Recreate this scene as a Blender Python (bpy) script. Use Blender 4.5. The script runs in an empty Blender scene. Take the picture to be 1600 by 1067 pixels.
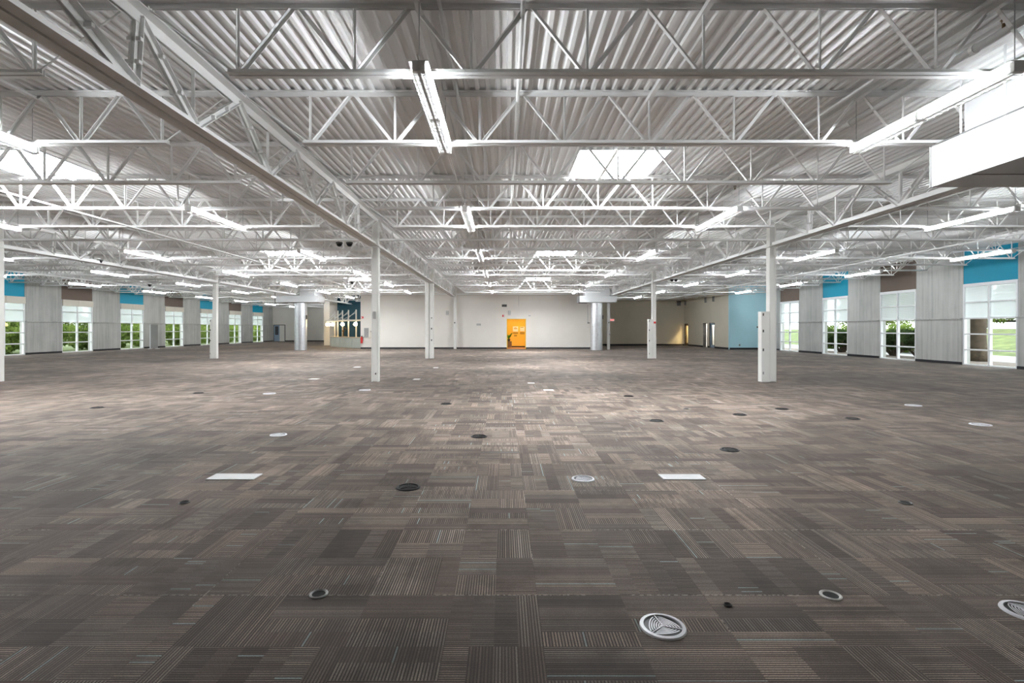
import bpy, math, random
import numpy as np

# ------------------------------------------------------------------ camera, world, exposure
SC = bpy.context.scene
COL = SC.collection
F, VX, VY, CAMH = 800.0, 787.0, 514.0, 1.6          # focal length in pixels, vanishing point, eye height

cam_d = bpy.data.cameras.new('camera')
cam_d.sensor_width = 36.0
cam_d.lens = F / 1600 * 36
cam_d.shift_x = (800 - VX) / 1600
cam_d.shift_y = (VY - 533.5) / 1600
cam_d.clip_start, cam_d.clip_end = 0.05, 400
cam = bpy.data.objects.new('camera', cam_d)
cam.location = (0, 0, CAMH)
cam.rotation_euler = (math.pi / 2, 0, 0)
COL.objects.link(cam)
SC.camera = cam

world = bpy.data.worlds.new('overcast_sky')
SC.world = world
world.use_nodes = True
WN = world.node_tree
WN.nodes['Background'].inputs[0].default_value = (0.93, 0.97, 1.0, 1)
WN.nodes['Background'].inputs[1].default_value = 3.6

SKYLIGHT_POWER = 85.0
TUBE_POWER = 130.0
SC.view_settings.view_transform = 'Standard'
SC.view_settings.look = 'None'
SC.view_settings.exposure = 0.70
SC.view_settings.gamma = 1.0
SC.view_settings.use_curve_mapping = False
SC.cycles.use_denoising = True
SC.cycles.denoising_prefilter = 'ACCURATE'
SC.cycles.use_adaptive_sampling = True
SC.cycles.adaptive_threshold = 0.03
SC.cycles.adaptive_min_samples = 24
world.cycles.sampling_method = 'NONE'
SC.cycles.max_bounces = 8
SC.cycles.diffuse_bounces = 4
SC.cycles.glossy_bounces = 3
SC.cycles.transparent_max_bounces = 16
SC.cycles.caustics_reflective = False
SC.cycles.caustics_refractive = False
SC.cycles.sample_clamp_indirect = 6.0


def W(x, y, d):
    """photo pixel at depth d -> a point of the hall"""
    return ((x - VX) * d / F, d, CAMH + (VY - y) * d / F)


def fl(x, y, z=0.0):
    """photo pixel on the floor -> a point of the floor"""
    d = F * CAMH / (y - VY)
    return ((x - VX) * d / F, d, z)


# ------------------------------------------------------------------ materials
MATS = {}


class NT:
    def __init__(self, name):
        self.m = bpy.data.materials.new(name)
        self.m.use_nodes = True
        self.t = self.m.node_tree
        self.b = self.t.nodes['Principled BSDF']
        self.out = self.t.nodes['Material Output']
        MATS[name] = self.m

    def n(self, typ, **kw):
        nd = self.t.nodes.new(typ)
        for k, v in kw.items():
            setattr(nd, k, v)
        return nd

    def link(self, a, b):
        self.t.links.new(a, b)

    def put(self, sock, v):
        if isinstance(v, bpy.types.NodeSocket):
            self.link(v, sock)
        else:
            sock.default_value = v

    def math(self, op, a, b=0.0, c=0.0):
        nd = self.n('ShaderNodeMath', operation=op)
        self.put(nd.inputs[0], a); self.put(nd.inputs[1], b); self.put(nd.inputs[2], c)
        return nd.outputs[0]

    def vec(self, x, y, z=0.0):
        nd = self.n('ShaderNodeCombineXYZ')
        for i, v in enumerate((x, y, z)):
            self.put(nd.inputs[i], v)
        return nd.outputs[0]

    def pos(self):
        g = self.n('ShaderNodeNewGeometry')
        s = self.n('ShaderNodeSeparateXYZ')
        self.link(g.outputs['Position'], s.inputs[0])
        return g.outputs['Position'], s.outputs

    def white(self, v):
        nd = self.n('ShaderNodeTexWhiteNoise', noise_dimensions='3D')
        self.link(v, nd.inputs['Vector'])
        return nd.outputs['Value']

    def noise(self, v, scale, detail=3.0, rough=0.55):
        nd = self.n('ShaderNodeTexNoise')
        self.link(v, nd.inputs['Vector'])
        nd.inputs['Scale'].default_value = scale
        nd.inputs['Detail'].default_value = detail
        nd.inputs['Roughness'].default_value = rough
        return nd.outputs['Fac']

    def mix(self, fac, a, b):
        nd = self.n('ShaderNodeMix', data_type='RGBA')
        self.put(nd.inputs['Factor'], fac)
        self.put(nd.inputs[6], a); self.put(nd.inputs[7], b)
        return nd.outputs[2]

    def ramp(self, fac, stops):
        nd = self.n('ShaderNodeValToRGB')
        els = nd.color_ramp.elements
        while len(els) < len(stops):
            els.new(0.5)
        for e, (p, c) in zip(els, stops):
            e.position = p
            e.color = tuple(c) + (1,) if len(c) == 3 else c
        self.put(nd.inputs[0], fac)
        return nd.outputs[0]

    def bump(self, h, strength=0.3, dist=0.01):
        nd = self.n('ShaderNodeBump')
        nd.inputs['Strength'].default_value = strength
        nd.inputs['Distance'].default_value = dist
        self.put(nd.inputs['Height'], h)
        self.link(nd.outputs[0], self.b.inputs['Normal'])


def c4(c):
    return tuple(c) + (1.0,)


def paint(name, col, rough=0.5, var=0.05, scale=1.5, metal=0.0, spec=0.4):
    """painted surface with a faint mottled wear"""
    t = NT(name)
    p, _ = t.pos()
    f = t.noise(p, scale, 4.0)
    lo = [max(0, c * (1 - var)) for c in col]
    hi = [min(1, c * (1 + var)) for c in col]
    t.put(t.b.inputs['Base Color'], t.ramp(f, [(0.3, lo), (0.7, hi)]))
    t.b.inputs['Roughness'].default_value = rough
    t.b.inputs['Metallic'].default_value = metal
    t.b.inputs['Specular IOR Level'].default_value = spec
    return t.m


def emit(name, col, power):
    t = NT(name)
    t.b.inputs['Base Color'].default_value = c4(col)
    t.b.inputs['Emission Color'].default_value = c4(col)
    t.b.inputs['Emission Strength'].default_value = power
    return t.m


paint('steel_white', (0.90, 0.895, 0.885), 0.45, 0.03)
paint('deck_white', (0.90, 0.895, 0.89), 0.5, 0.03, 0.6)
paint('column_white', (0.82, 0.805, 0.77), 0.45, 0.03)
paint('fixture_white', (0.86, 0.86, 0.84), 0.35, 0.02)
paint('duct_white', (0.66, 0.665, 0.675), 0.45, 0.03)
paint('wall_cream', (0.83, 0.79, 0.735), 0.7, 0.025, 0.8)
paint('wall_beige', (0.80, 0.74, 0.62), 0.75, 0.03, 0.8)
paint('wall_blue', (0.55, 0.87, 0.98), 0.7, 0.03, 0.8)
paint('wall_teal_dark', (0.012, 0.07, 0.11), 0.55, 0.08)
paint('wall_yellow', (0.88, 0.56, 0.08), 0.7, 0.03)
paint('panel_teal', (0.0, 0.30, 0.46), 0.6, 0.03)
paint('panel_brown', (0.135, 0.10, 0.080), 0.7, 0.05)
paint('rubber_black', (0.012, 0.013, 0.017), 0.5, 0.1)
paint('plastic_black', (0.008, 0.008, 0.009), 0.5, 0.1, spec=0.2)
paint('plastic_dark', (0.06, 0.058, 0.055), 0.4, 0.1)
paint('plastic_grey', (0.36, 0.35, 0.34), 0.5, 0.05)
paint('plastic_white', (0.80, 0.80, 0.80), 0.35, 0.02)
paint('grille_white', (0.66, 0.66, 0.69), 0.35, 0.03)
paint('blind_cream', (0.74, 0.69, 0.60), 0.8, 0.03)
paint('frame_white', (0.84, 0.85, 0.86), 0.35, 0.02)
paint('sign_red', (0.62, 0.03, 0.03), 0.4, 0.04)
paint('steel_grey', (0.42, 0.42, 0.43), 0.35, 0.1, 3.0, 0.8)
paint('galvanised', (0.72, 0.73, 0.76), 0.3, 0.08, 5.0, 0.75)
paint('counter_front', (0.60, 0.66, 0.63), 0.4, 0.05)
paint('counter_top', (0.62, 0.55, 0.42), 0.35, 0.12, 12.0)
paint('bronze', (0.16, 0.10, 0.05), 0.3, 0.1, 4.0, 0.7)
paint('door_glass_dark', (0.07, 0.075, 0.085), 0.1, 0.1)
paint('door_blue', (0.30, 0.40, 0.52), 0.4, 0.05)
paint('door_wood', (0.20, 0.12, 0.05), 0.5, 0.15, 4.0)
paint('wood_floor', (0.60, 0.26, 0.06), 0.35, 0.12, 4.0)
paint('poster_white', (0.82, 0.80, 0.74), 0.6, 0.02)
paint('poster_ochre', (0.42, 0.27, 0.05), 0.6, 0.05)
paint('bark', (0.07, 0.052, 0.034), 0.9, 0.45, 5.0)
paint('asphalt', (0.28, 0.28, 0.285), 0.9, 0.08, 0.8)
paint('gravel', (0.17, 0.14, 0.12), 0.95, 0.5, 14.0)
paint('truck_white', (0.5, 0.51, 0.52), 0.4, 0.04)
paint('leaf_plant', (0.06, 0.26, 0.02), 0.45, 0.3, 8.0)
paint('paper_white', (0.78, 0.77, 0.74), 0.8, 0.04)
paint('hole_dark', (0.006, 0.006, 0.006), 0.9, 0.05)
paint('conduit_white', (0.84, 0.83, 0.81), 0.4, 0.03)
paint('accent_yellow', (0.85, 0.55, 0.05), 0.5, 0.03)
emit('skylight_glow', (0.93, 0.97, 1.0), SKYLIGHT_POWER)
emit('tube_glow', (0.92, 0.965, 1.0), TUBE_POWER)  # glow added to unlit tubes to brighten the ceiling
emit('globe_glow', (1.0, 0.74, 0.36), 30.0)
emit('lamp_white', (1.0, 0.98, 0.95), 110.0)
emit('lamp_strong', (1.0, 0.74, 0.36), 160.0)
emit('lamp_warm', (1.0, 0.80, 0.45), 30.0)
emit('exit_letters', (1.0, 0.12, 0.10), 1.2)


def make_glass(name, film):
    t = NT(name)
    tr = t.n('ShaderNodeBsdfTransparent')
    tr.inputs[0].default_value = (0.96, 0.985, 0.975, 1)
    gl = t.n('ShaderNodeBsdfGlossy')
    gl.inputs['Roughness'].default_value = 0.02
    lw = t.n('ShaderNodeLayerWeight')
    ms = t.n('ShaderNodeMixShader')
    t.put(ms.inputs[0], t.math('MULTIPLY_ADD', t.math('POWER', lw.outputs['Facing'], 4.0), 0.22, 0.02)); t.link(tr.outputs[0], ms.inputs[1]); t.link(gl.outputs[0], ms.inputs[2])
    last = ms.outputs[0]
    if film:                                           # mesh roller shade let down behind the upper panes
        tl = t.n('ShaderNodeBsdfTranslucent'); tl.inputs[0].default_value = (0.66, 0.70, 0.70, 1)
        df = t.n('ShaderNodeBsdfDiffuse'); df.inputs[0].default_value = (0.72, 0.75, 0.75, 1)
        m1 = t.n('ShaderNodeMixShader'); m1.inputs[0].default_value = 0.6
        t.link(df.outputs[0], m1.inputs[1]); t.link(tl.outputs[0], m1.inputs[2])
        m2 = t.n('ShaderNodeMixShader')
        _, s = t.pos()
        w = t.math('FRACT', t.math('MULTIPLY', s[2], 22.0))
        t.put(m2.inputs[0], t.math('MULTIPLY_ADD', t.math('GREATER_THAN', w, 0.35), 0.16, 0.58))
        t.link(last, m2.inputs[1]); t.link(m1.outputs[0], m2.inputs[2])
        last = m2.outputs[0]
    t.link(last, t.out.inputs[0])


def make_acrylic():
    t = NT('tray_acrylic')  # translucence added so the tray underside glows mildly
    tl = t.n('ShaderNodeBsdfTranslucent'); tl.inputs[0].default_value = (0.022, 0.022, 0.022, 1)
    df = t.n('ShaderNodeBsdfDiffuse'); df.inputs[0].default_value = (0.86, 0.86, 0.85, 1)
    ad = t.n('ShaderNodeAddShader')
    t.link(df.outputs[0], ad.inputs[0]); t.link(tl.outputs[0], ad.inputs[1]); t.link(ad.outputs[0], t.out.inputs[0])


make_acrylic()
make_glass('glass_clear', False)
make_glass('glass_shade', True)


def make_concrete():
    t = NT('concrete')
    p, s = t.pos()
    board = t.math('FLOOR', t.math('MULTIPLY', s[1], 9.0))
    bv = t.white(t.vec(board, 3.0, 1.0))
    streak = t.noise(t.vec(t.math('MULTIPLY', s[1], 14.0), 0.0, t.math('MULTIPLY', s[2], 0.55)), 1.0, 5.0, 0.6)
    blot = t.noise(p, 0.9, 5.0, 0.6)
    f = t.math('ADD', t.math('MULTIPLY', streak, 0.5), t.math('MULTIPLY', blot, 0.35))
    f = t.math('ADD', f, t.math('MULTIPLY', bv, 0.12))
    t.put(t.b.inputs['Base Color'], t.ramp(f, [(0.30, (0.33, 0.33, 0.315)), (0.5, (0.47, 0.47, 0.45)), (0.72, (0.60, 0.595, 0.57))]))
    t.b.inputs['Roughness'].default_value = 0.8
    t.bump(streak, 0.25, 0.01)


make_concrete()

TILE, TX0, TY0 = 1.0, -0.80, 0.08


def make_carpet():
    t = NT('carpet')
    p, s = t.pos()
    x = t.math('SUBTRACT', s[0], TX0); y = t.math('SUBTRACT', s[1], TY0)
    fl_ = lambda v, k: t.math('FLOOR', t.math('MULTIPLY', v, k))
    # the big weave blocks: quarter-metre cells, some of them halved
    big = t.white(t.vec(fl_(x, 2.0), fl_(y, 2.0), 1.0))
    half_x = t.white(t.vec(fl_(x, 8.0), fl_(y, 2.0), 2.0))
    half_y = t.white(t.vec(fl_(x, 2.0), fl_(y, 8.0), 3.0))
    use_x = t.math('GREATER_THAN', big, 0.66)
    use_y = t.math('LESS_THAN', big, 0.33)
    cell = t.math('ADD', t.math('MULTIPLY', use_x, half_x), t.math('MULTIPLY', use_y, half_y))
    rest = t.math('SUBTRACT', 1.0, t.math('ADD', use_x, use_y))
    cell = t.math('ADD', cell, t.math('MULTIPLY', rest, t.white(t.vec(fl_(x, 4.0), fl_(y, 4.0), 7.0))))
    orient = t.math('GREATER_THAN', t.math('FRACT', t.math('MULTIPLY', cell, 17.3)), 0.5)
    inv = t.math('SUBTRACT', 1.0, orient)
    q = t.math('ADD', t.math('MULTIPLY', x, orient), t.math('MULTIPLY', y, inv))
    k = 62.0
    line = t.math('FLOOR', t.math('MULTIPLY', q, k))
    ln = t.white(t.vec(line, t.math('MULTIPLY', cell, 91.0), orient))
    saw = t.math('ABSOLUTE', t.math('SUBTRACT', t.math('FRACT', t.math('MULTIPLY', q, k)), 0.5))
    rib = t.math('LESS_THAN', saw, 0.27)                             # raised light yarn
    strength = t.math('MULTIPLY', t.math('FRACT', t.math('MULTIPLY', cell, 5.7)), 1.0)
    strength = t.math('MULTIPLY_ADD', strength, 0.78, 0.22)
    lightness = t.math('MULTIPLY', t.math('MULTIPLY', rib, strength), t.math('MULTIPLY_ADD', ln, 0.6, 0.4))
    fibre = t.noise(p, 160.0, 2.0, 0.7)
    # dirt, wear and dye lots
    lot = t.white(t.vec(fl_(x, 1.0), fl_(y, 1.0), 5.0))
    wear = t.noise(p, 0.22, 5.0, 0.62)
    spot = t.noise(p, 1.3, 5.0, 0.7)
    dark = t.mix(cell, c4((0.018, 0.0116, 0.0089)), c4((0.051, 0.035, 0.028)))
    light = t.mix(t.math('FRACT', t.math('MULTIPLY', cell, 29.0)), c4((0.45, 0.350, 0.284)), c4((0.405, 0.350, 0.298)))
    col = t.mix(t.math('MULTIPLY', lightness, 0.95), dark, light)
    accent = t.math('GREATER_THAN', ln, 0.985)
    accent = t.math('MULTIPLY', accent, rib)
    col = t.mix(t.math('MULTIPLY', accent, 0.8), col, c4((0.34, 0.43, 0.42)))
    # frayed light edges along some of the seams
    ey = t.math('GREATER_THAN', t.math('ABSOLUTE', t.math('SUBTRACT', t.math('FRACT', y), 0.5)), 0.4945)
    ex = t.math('GREATER_THAN', t.math('ABSOLUTE', t.math('SUBTRACT', t.math('FRACT', x), 0.5)), 0.4965)
    seam = t.math('MAXIMUM', t.math('MULTIPLY', ey, t.math('GREATER_THAN', t.noise(p, 1.1), 0.47)), t.math('MULTIPLY', ex, t.math('GREATER_THAN', t.noise(p, 0.8), 0.55)))
    seam = t.math('MULTIPLY', seam, t.math('GREATER_THAN', t.noise(p, 38.0), 0.5))
    col = t.mix(t.math('MULTIPLY', seam, 0.55), col, c4((0.50, 0.46, 0.41)))
    g = t.math('MULTIPLY_ADD', t.math('SUBTRACT', fibre, 0.5), 2.6, 1.0)
    g = t.math('MULTIPLY', g, t.math('MULTIPLY_ADD', lot, 0.36, 0.84))
    wr = t.ramp(wear, [(0.34, (0.45, 0.44, 0.43)), (0.66, (1.45, 1.42, 1.40))])
    sp = t.ramp(spot, [(0.36, (0.60, 0.575, 0.55)), (0.5, (0.98, 0.98, 0.98)), (0.72, (1.2, 1.2, 1.2))])
    mul = t.n('ShaderNodeMix', data_type='RGBA', blend_type='MULTIPLY'); mul.inputs['Factor'].default_value = 1
    t.put(mul.inputs[6], col); t.put(mul.inputs[7], wr)
    mul2 = t.n('ShaderNodeMix', data_type='RGBA', blend_type='MULTIPLY'); mul2.inputs['Factor'].default_value = 1
    t.put(mul2.inputs[6], mul.outputs[2]); t.put(mul2.inputs[7], sp)
    sc = t.n('ShaderNodeVectorMath', operation='SCALE')
    t.put(sc.inputs[0], mul2.outputs[2]); t.put(sc.inputs['Scale'], g)
    t.link(sc.outputs[0], t.b.inputs['Base Color'])
    t.b.inputs['Roughness'].default_value = 0.75
    t.b.inputs['Specular IOR Level'].default_value = 0.12
    t.b.inputs['Sheen Weight'].default_value = 0.12
    t.b.inputs['Sheen Roughness'].default_value = 0.5
    t.b.inputs['Sheen Tint'].default_value = (0.95, 0.84, 0.77, 1)
    t.bump(t.math('ADD', t.math('MULTIPLY', rib, 0.5), fibre), 0.5, 0.003)


make_carpet()


def make_leaf(name, a, b, seed):
    t = NT(name)
    p, _ = t.pos()
    f = t.noise(p, 2.2, 4.0)
    oi = t.n('ShaderNodeObjectInfo')
    f2 = t.math('ADD', f, t.math('MULTIPLY', t.math('SUBTRACT', oi.outputs['Random'], 0.5), 0.25))
    col = t.ramp(f2, [(0.3, a), (0.7, b)])
    df = t.n('ShaderNodeBsdfDiffuse'); t.put(df.inputs[0], col)
    tl = t.n('ShaderNodeBsdfTranslucent'); t.put(tl.inputs[0], col)
    ms = t.n('ShaderNodeMixShader'); ms.inputs[0].default_value = 0.4
    t.link(df.outputs[0], ms.inputs[1]); t.link(tl.outputs[0], ms.inputs[2])
    t.link(ms.outputs[0], t.out.inputs[0])


make_leaf('leaf_fresh', (0.06, 0.11, 0.02), (0.27, 0.35, 0.085), 1)
make_leaf('leaf_tree', (0.045, 0.08, 0.02), (0.26, 0.32, 0.10), 2)
make_leaf('leaf_dark', (0.022, 0.045, 0.016), (0.11, 0.16, 0.055), 3)
paint('grass', (0.095, 0.125, 0.036), 0.95, 0.45, 1.2)


# ------------------------------------------------------------------ mesh helpers
class MB:
    """collects solids and links them as ONE mesh object"""

    def __init__(self):
        self.v = []; self.f = []

    def add(self, vs, fs):
        b = len(self.v)
        self.v += [tuple(p) for p in vs]
        self.f += [tuple(b + i for i in q) for q in fs]
        return self

    def box(self, x0, x1, y0, y1, z0, z1):
        vs = [(x0, y0, z0), (x1, y0, z0), (x1, y1, z0), (x0, y1, z0), (x0, y0, z1), (x1, y0, z1), (x1, y1, z1), (x0, y1, z1)]
        return self.add(vs, [(0, 3, 2, 1), (4, 5, 6, 7), (0, 1, 5, 4), (1, 2, 6, 5), (2, 3, 7, 6), (3, 0, 4, 7)])

    def cbox(self, x0, x1, y0, y1, z0, z1, c=0.006):
        """box with chamfered vertical and top edges"""
        def ring(x0, x1, y0, y1, z, k):
            return [(x0 + k, y0, z), (x1 - k, y0, z), (x1, y0 + k, z), (x1, y1 - k, z), (x1 - k, y1, z), (x0 + k, y1, z), (x0, y1 - k, z), (x0, y0 + k, z)]
        vs = ring(x0, x1, y0, y1, z0, c) + ring(x0, x1, y0, y1, z1 - c, c) + ring(x0 + c, x1 - c, y0 + c, y1 - c, z1, c * 0.5)
        fs = [tuple(range(7, -1, -1)), tuple(range(16, 24))]
        for k in (0, 8):
            for i in range(8):
                j = (i + 1) % 8
                fs.append((k + i, k + j, k + 8 + j, k + 8 + i))
        return self.add(vs, fs)

    def bar(self, p0, p1, w, h, up=(0, 1, 0)):
        """square bar from p0 to p1; w across, h along the given side direction"""
        a = np.array(p0, float); b = np.array(p1, float)
        d = b - a; d /= np.linalg.norm(d)
        u = np.array(up, float); u = u - d * u.dot(d)
        if np.linalg.norm(u) < 1e-6:
            u = np.array((1.0, 0, 0)); u = u - d * u.dot(d)
        u /= np.linalg.norm(u); s = np.cross(d, u)
        vs = []
        for q in (a, b):
            for i, j in ((-1, -1), (1, -1), (1, 1), (-1, 1)):
                vs.append(tuple(q + s * (i * w / 2) + u * (j * h / 2)))
        return self.add(vs, [(0, 3, 2, 1), (4, 5, 6, 7), (0, 1, 5, 4), (1, 2, 6, 5), (2, 3, 7, 6), (3, 0, 4, 7)])

    def angle(self, p0, p1, leg, th, up=(0, 1, 0), flip=1):
        """L-shaped angle iron"""
        a = np.array(p0, float); b = np.array(p1, float)
        d = b - a; d /= np.linalg.norm(d)
        u = np.array(up, float); u = u - d * u.dot(d); u /= np.linalg.norm(u); s = np.cross(d, u) * flip
        prof = [(0, 0), (leg, 0), (leg, th), (th, th), (th, leg), (0, leg)]
        vs = []
        for q in (a, b):
            for i, j in prof:
                vs.append(tuple(q + s * (i - leg / 2) + u * (j - leg / 2)))
        fs = [(0, 1, 2, 3), (0, 3, 4, 5), (9, 8, 7, 6), (11, 10, 9, 6)]
        for i in range(6):
            j = (i + 1) % 6
            fs.append((i, j, j + 6, i + 6))
        return self.add(vs, fs)

    def extrude(self, prof, axis, a0, a1):
        """2D profile swept along x or y; profile is (across, z)"""
        n = len(prof); vs = []
        for a in (a0, a1):
            for u, z in prof:
                vs.append((a, u, z) if axis == 'x' else (u, a, z))
        fs = [(i, (i + 1) % n, n + (i + 1) % n, n + i) for i in range(n)]
        fs += [tuple(range(n - 1, -1, -1)), tuple(range(n, 2 * n))]
        return self.add(vs, fs)

    def tube(self, pts, r, n=8, cap=True):
        pts = [np.array(p, float) for p in pts]
        base = len(self.v); rings = []
        for i, p in enumerate(pts):
            d = pts[min(i + 1, len(pts) - 1)] - pts[max(i - 1, 0)]
            d /= max(np.linalg.norm(d), 1e-9)
            u = np.array((0, 0, 1.0)) if abs(d[2]) < 0.9 else np.array((1.0, 0, 0))
            u = u - d * u.dot(d); u /= np.linalg.norm(u); s = np.cross(d, u)
            rr = r[i] if isinstance(r, (list, tuple)) else r
            rings.append([tuple(p + (u * math.cos(2 * math.pi * k / n) + s * math.sin(2 * math.pi * k / n)) * rr) for k in range(n)])
        vs = [v for q in rings for v in q]; fs = []
        for i in range(len(pts) - 1):
            for k in range(n):
                j = (k + 1) % n
                fs.append((i * n + k, i * n + j, (i + 1) * n + j, (i + 1) * n + k))
        if cap:
            fs += [tuple(range(n - 1, -1, -1)), tuple((len(pts) - 1) * n + k for k in range(n))]
        return self.add(vs, fs)

    def lathe(self, prof, n=24, c=(0, 0, 0)):
        """(radius, z) profile turned about z"""
        vs = [(c[0] + r * math.cos(2 * math.pi * k / n), c[1] + r * math.sin(2 * math.pi * k / n), c[2] + z) for r, z in prof for k in range(n)]
        fs = []
        for i in range(len(prof) - 1):
            for k in range(n):
                j = (k + 1) % n
                fs.append((i * n + k, i * n + j, (i + 1) * n + j, (i + 1) * n + k))
        if prof[0] == prof[-1]:
            return self.add(vs, fs)
        if prof[0][0] > 1e-6:
            fs.append(tuple(range(n - 1, -1, -1)))
        if prof[-1][0] > 1e-6:
            fs.append(tuple((len(prof) - 1) * n + k for k in range(n)))
        return self.add(vs, fs)

    def mesh(self, name, mat, smooth=False):
        me = bpy.data.meshes.new(name)
        me.from_pydata(self.v, [], self.f)
        me.materials.append(MATS[mat])
        if smooth:
            me.polygons.foreach_set('use_smooth', [True] * len(me.polygons))
        me.update()
        return me


def link(name, data, parent=None, loc=(0, 0, 0), rz=0.0):
    o = bpy.data.objects.new(name, data)
    COL.objects.link(o)
    o.location = loc
    o.rotation_euler = (0, 0, rz)
    if parent is not None:
        o.parent = parent
    return o


def build(name, mb, mat, parent=None, loc=(0, 0, 0), smooth=False):
    return link(name, mb.mesh(name, mat, smooth), parent, loc)


def tag(o, label, cat, group=None):
    o['label'] = label; o['category'] = cat
    if group:
        o['group'] = group
    return o


def thing(name, label, cat, loc=(0, 0, 0), group=None):
    return tag(link(name, None, None, loc), label, cat, group)


def struct(o):
    o['kind'] = 'structure'
    return o


def sbuild(name, mb, mat, loc=(0, 0, 0)):
    return struct(build(name, mb, mat, None, loc))


ORD = ['first', 'second', 'third', 'fourth', 'fifth', 'sixth', 'seventh', 'eighth', 'ninth', 'tenth', 'eleventh', 'twelfth', 'thirteenth',
       'fourteenth', 'fifteenth', 'sixteenth', 'seventeenth', 'eighteenth', 'nineteenth', 'twentieth', 'twenty-first', 'twenty-second',
       'twenty-third', 'twenty-fourth', 'twenty-fifth', 'twenty-sixth', 'twenty-seventh', 'twenty-eighth', 'twenty-ninth', 'thirtieth',
       'thirty-first', 'thirty-second', 'thirty-third']

# ------------------------------------------------------------------ the setting
XL, XR = -29.8, 20.6                    # window walls
GX = [-15.5, -3.9, 8.15]                # girder / column lines
Y1, BAY = 15.6, 12.2                    # first column row ahead, bay length
JS = BAY / 6                            # joist spacing
YB = 41.5                               # cream end wall
YBL, YBR = 66.0, 50.0                   # far walls left and right of it
YN = -9.0                               # end of the hall behind the camera
XN = 17.65                              # beige return wall
DECK = 5.05                             # underside of the deck
GTOP, GBOT = 4.985, 4.09                # girder top and bottom
JBOT = 4.29                             # joist bottom

# floor: carpet over a slab, laid in one-metre carpet tiles where they can be told apart
NX, NY = 29, 10
tx0, ty0 = TX0 - 14.0, TY0 + 2.0
tx1, ty1 = tx0 + NX * TILE, ty0 + NY * TILE
m = MB()
for (a, b, c, d) in ((XL - 0.4, XR + 0.4, YN, ty0), (XL - 0.4, tx0, ty0, ty1), (tx1, XR + 0.4, ty0, ty1), (XL - 0.4, XR + 0.4, ty1, YBL + 0.4)):
    m.box(a, b, c, d, -0.15, 0.0)
m.box(tx0, tx1, ty0, ty1, -0.15, -0.007)
floor = sbuild('floor', m, 'carpet')
tm = MB().cbox(-0.4996, 0.4996, -0.4996, 0.4996, -0.007, 0.0, 0.0008).mesh('carpet_tile', 'carpet')
for i in range(NX):
    for j in range(NY):
        link('carpet_tile', tm, floor, (tx0 + i + 0.5, ty0 + j + 0.5, 0))

# ceiling: ribbed steel roof deck, ribs along the depth, with openings for the skylights
SKY_X = [(-9.9, 'left'), (2.35, 'middle')]
SKY_Y = [10.75, 22.9, 35.1]
SW, SL = 1.75, 1.75


def deck_profile(x0, x1):
    pts = []; x = x0; p = 0.1524
    while x < x1:
        for dx, z in ((0.0, 0.038), (0.062, 0.038), (0.077, 0.0), (0.125, 0.0), (0.140, 0.038)):
            pts.append((x + dx, z))
        x += p
    return pts


def deck_strip(mb, x0, x1, y0, y1):
    pr = [q for q in deck_profile(XL - 0.4, XR + 0.4) if x0 <= q[0] <= x1]
    vs = [(x, y0, DECK + z) for x, z in pr] + [(x, y1, DECK + z) for x, z in pr]
    n = len(pr)
    mb.add(vs, [(i, n + i, n + i + 1, i + 1) for i in range(n - 1)])


m = MB()
ys = [YN]
for y in SKY_Y:
    ys += [y - SL / 2, y + SL / 2]
ys.append(YBL + 0.4)
for i in range(len(ys) - 1):
    if i % 2 == 0:
        deck_strip(m, XL - 0.4, XR + 0.4, ys[i], ys[i + 1])
    else:
        xs = [XL - 0.4]
        for sx, _ in SKY_X:
            xs += [sx - SW / 2, sx + SW / 2]
        xs.append(XR + 0.4)
        for k in range(0, len(xs), 2):
            deck_strip(m, xs[k], xs[k + 1], ys[i], ys[i + 1])
ceiling = sbuild('ceiling', m, 'deck_white')
m = MB()                                    # the roof over the deck keeps the sky out
for i in range(len(ys) - 1):
    if i % 2 == 0:
        m.box(XL - 0.6, XR + 0.6, ys[i] + (0.06 if i else 0), ys[i + 1] - (0.06 if i + 2 < len(ys) else 0), DECK + 0.045, DECK + 0.2)
    else:
        for k in range(0, len(xs), 2):
            m.box(xs[k] - (0.2 if k == 0 else -0.06), xs[k + 1] - (0.06 if k + 2 < len(xs) else -0.2), ys[i], ys[i + 1], DECK + 0.045, DECK + 0.2)
build('roof_slab', m, 'plastic_grey', ceiling)

# skylights: curb and glowing diffuser pane
for sx, bay in SKY_X:
    for i, y in enumerate(SKY_Y):
        s = thing('skylight', f'bright white square skylight in the {bay} roof bay, {ORD[i]} from the camera', 'skylight', (sx, y, DECK), 'roof skylights')
        c = MB(); h = 0.34; w = 0.05
        for (a, b, e, f_) in ((-SW / 2 - w, -SW / 2, -SL / 2 - w, SL / 2 + w), (SW / 2, SW / 2 + w, -SL / 2 - w, SL / 2 + w),
                              (-SW / 2, SW / 2, -SL / 2 - w, -SL / 2), (-SW / 2, SW / 2, SL / 2, SL / 2 + w)):
            c.box(a, b, e, f_, -0.01, h)
        build('curb', c, 'duct_white', s)
        g = MB().box(-SW / 2 - 0.02, SW / 2 + 0.02, -SL / 2 - 0.02, SL / 2 + 0.02, h, h + 0.04)
        build('diffuser_pane', g, 'skylight_glow', s)


# window walls ------------------------------------------------------
WIN_TOP = 3.6
ROW = [0.0, 0.69, 1.38, 2.07, 2.78, 3.46]


WINDOW_N = [0]


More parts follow.
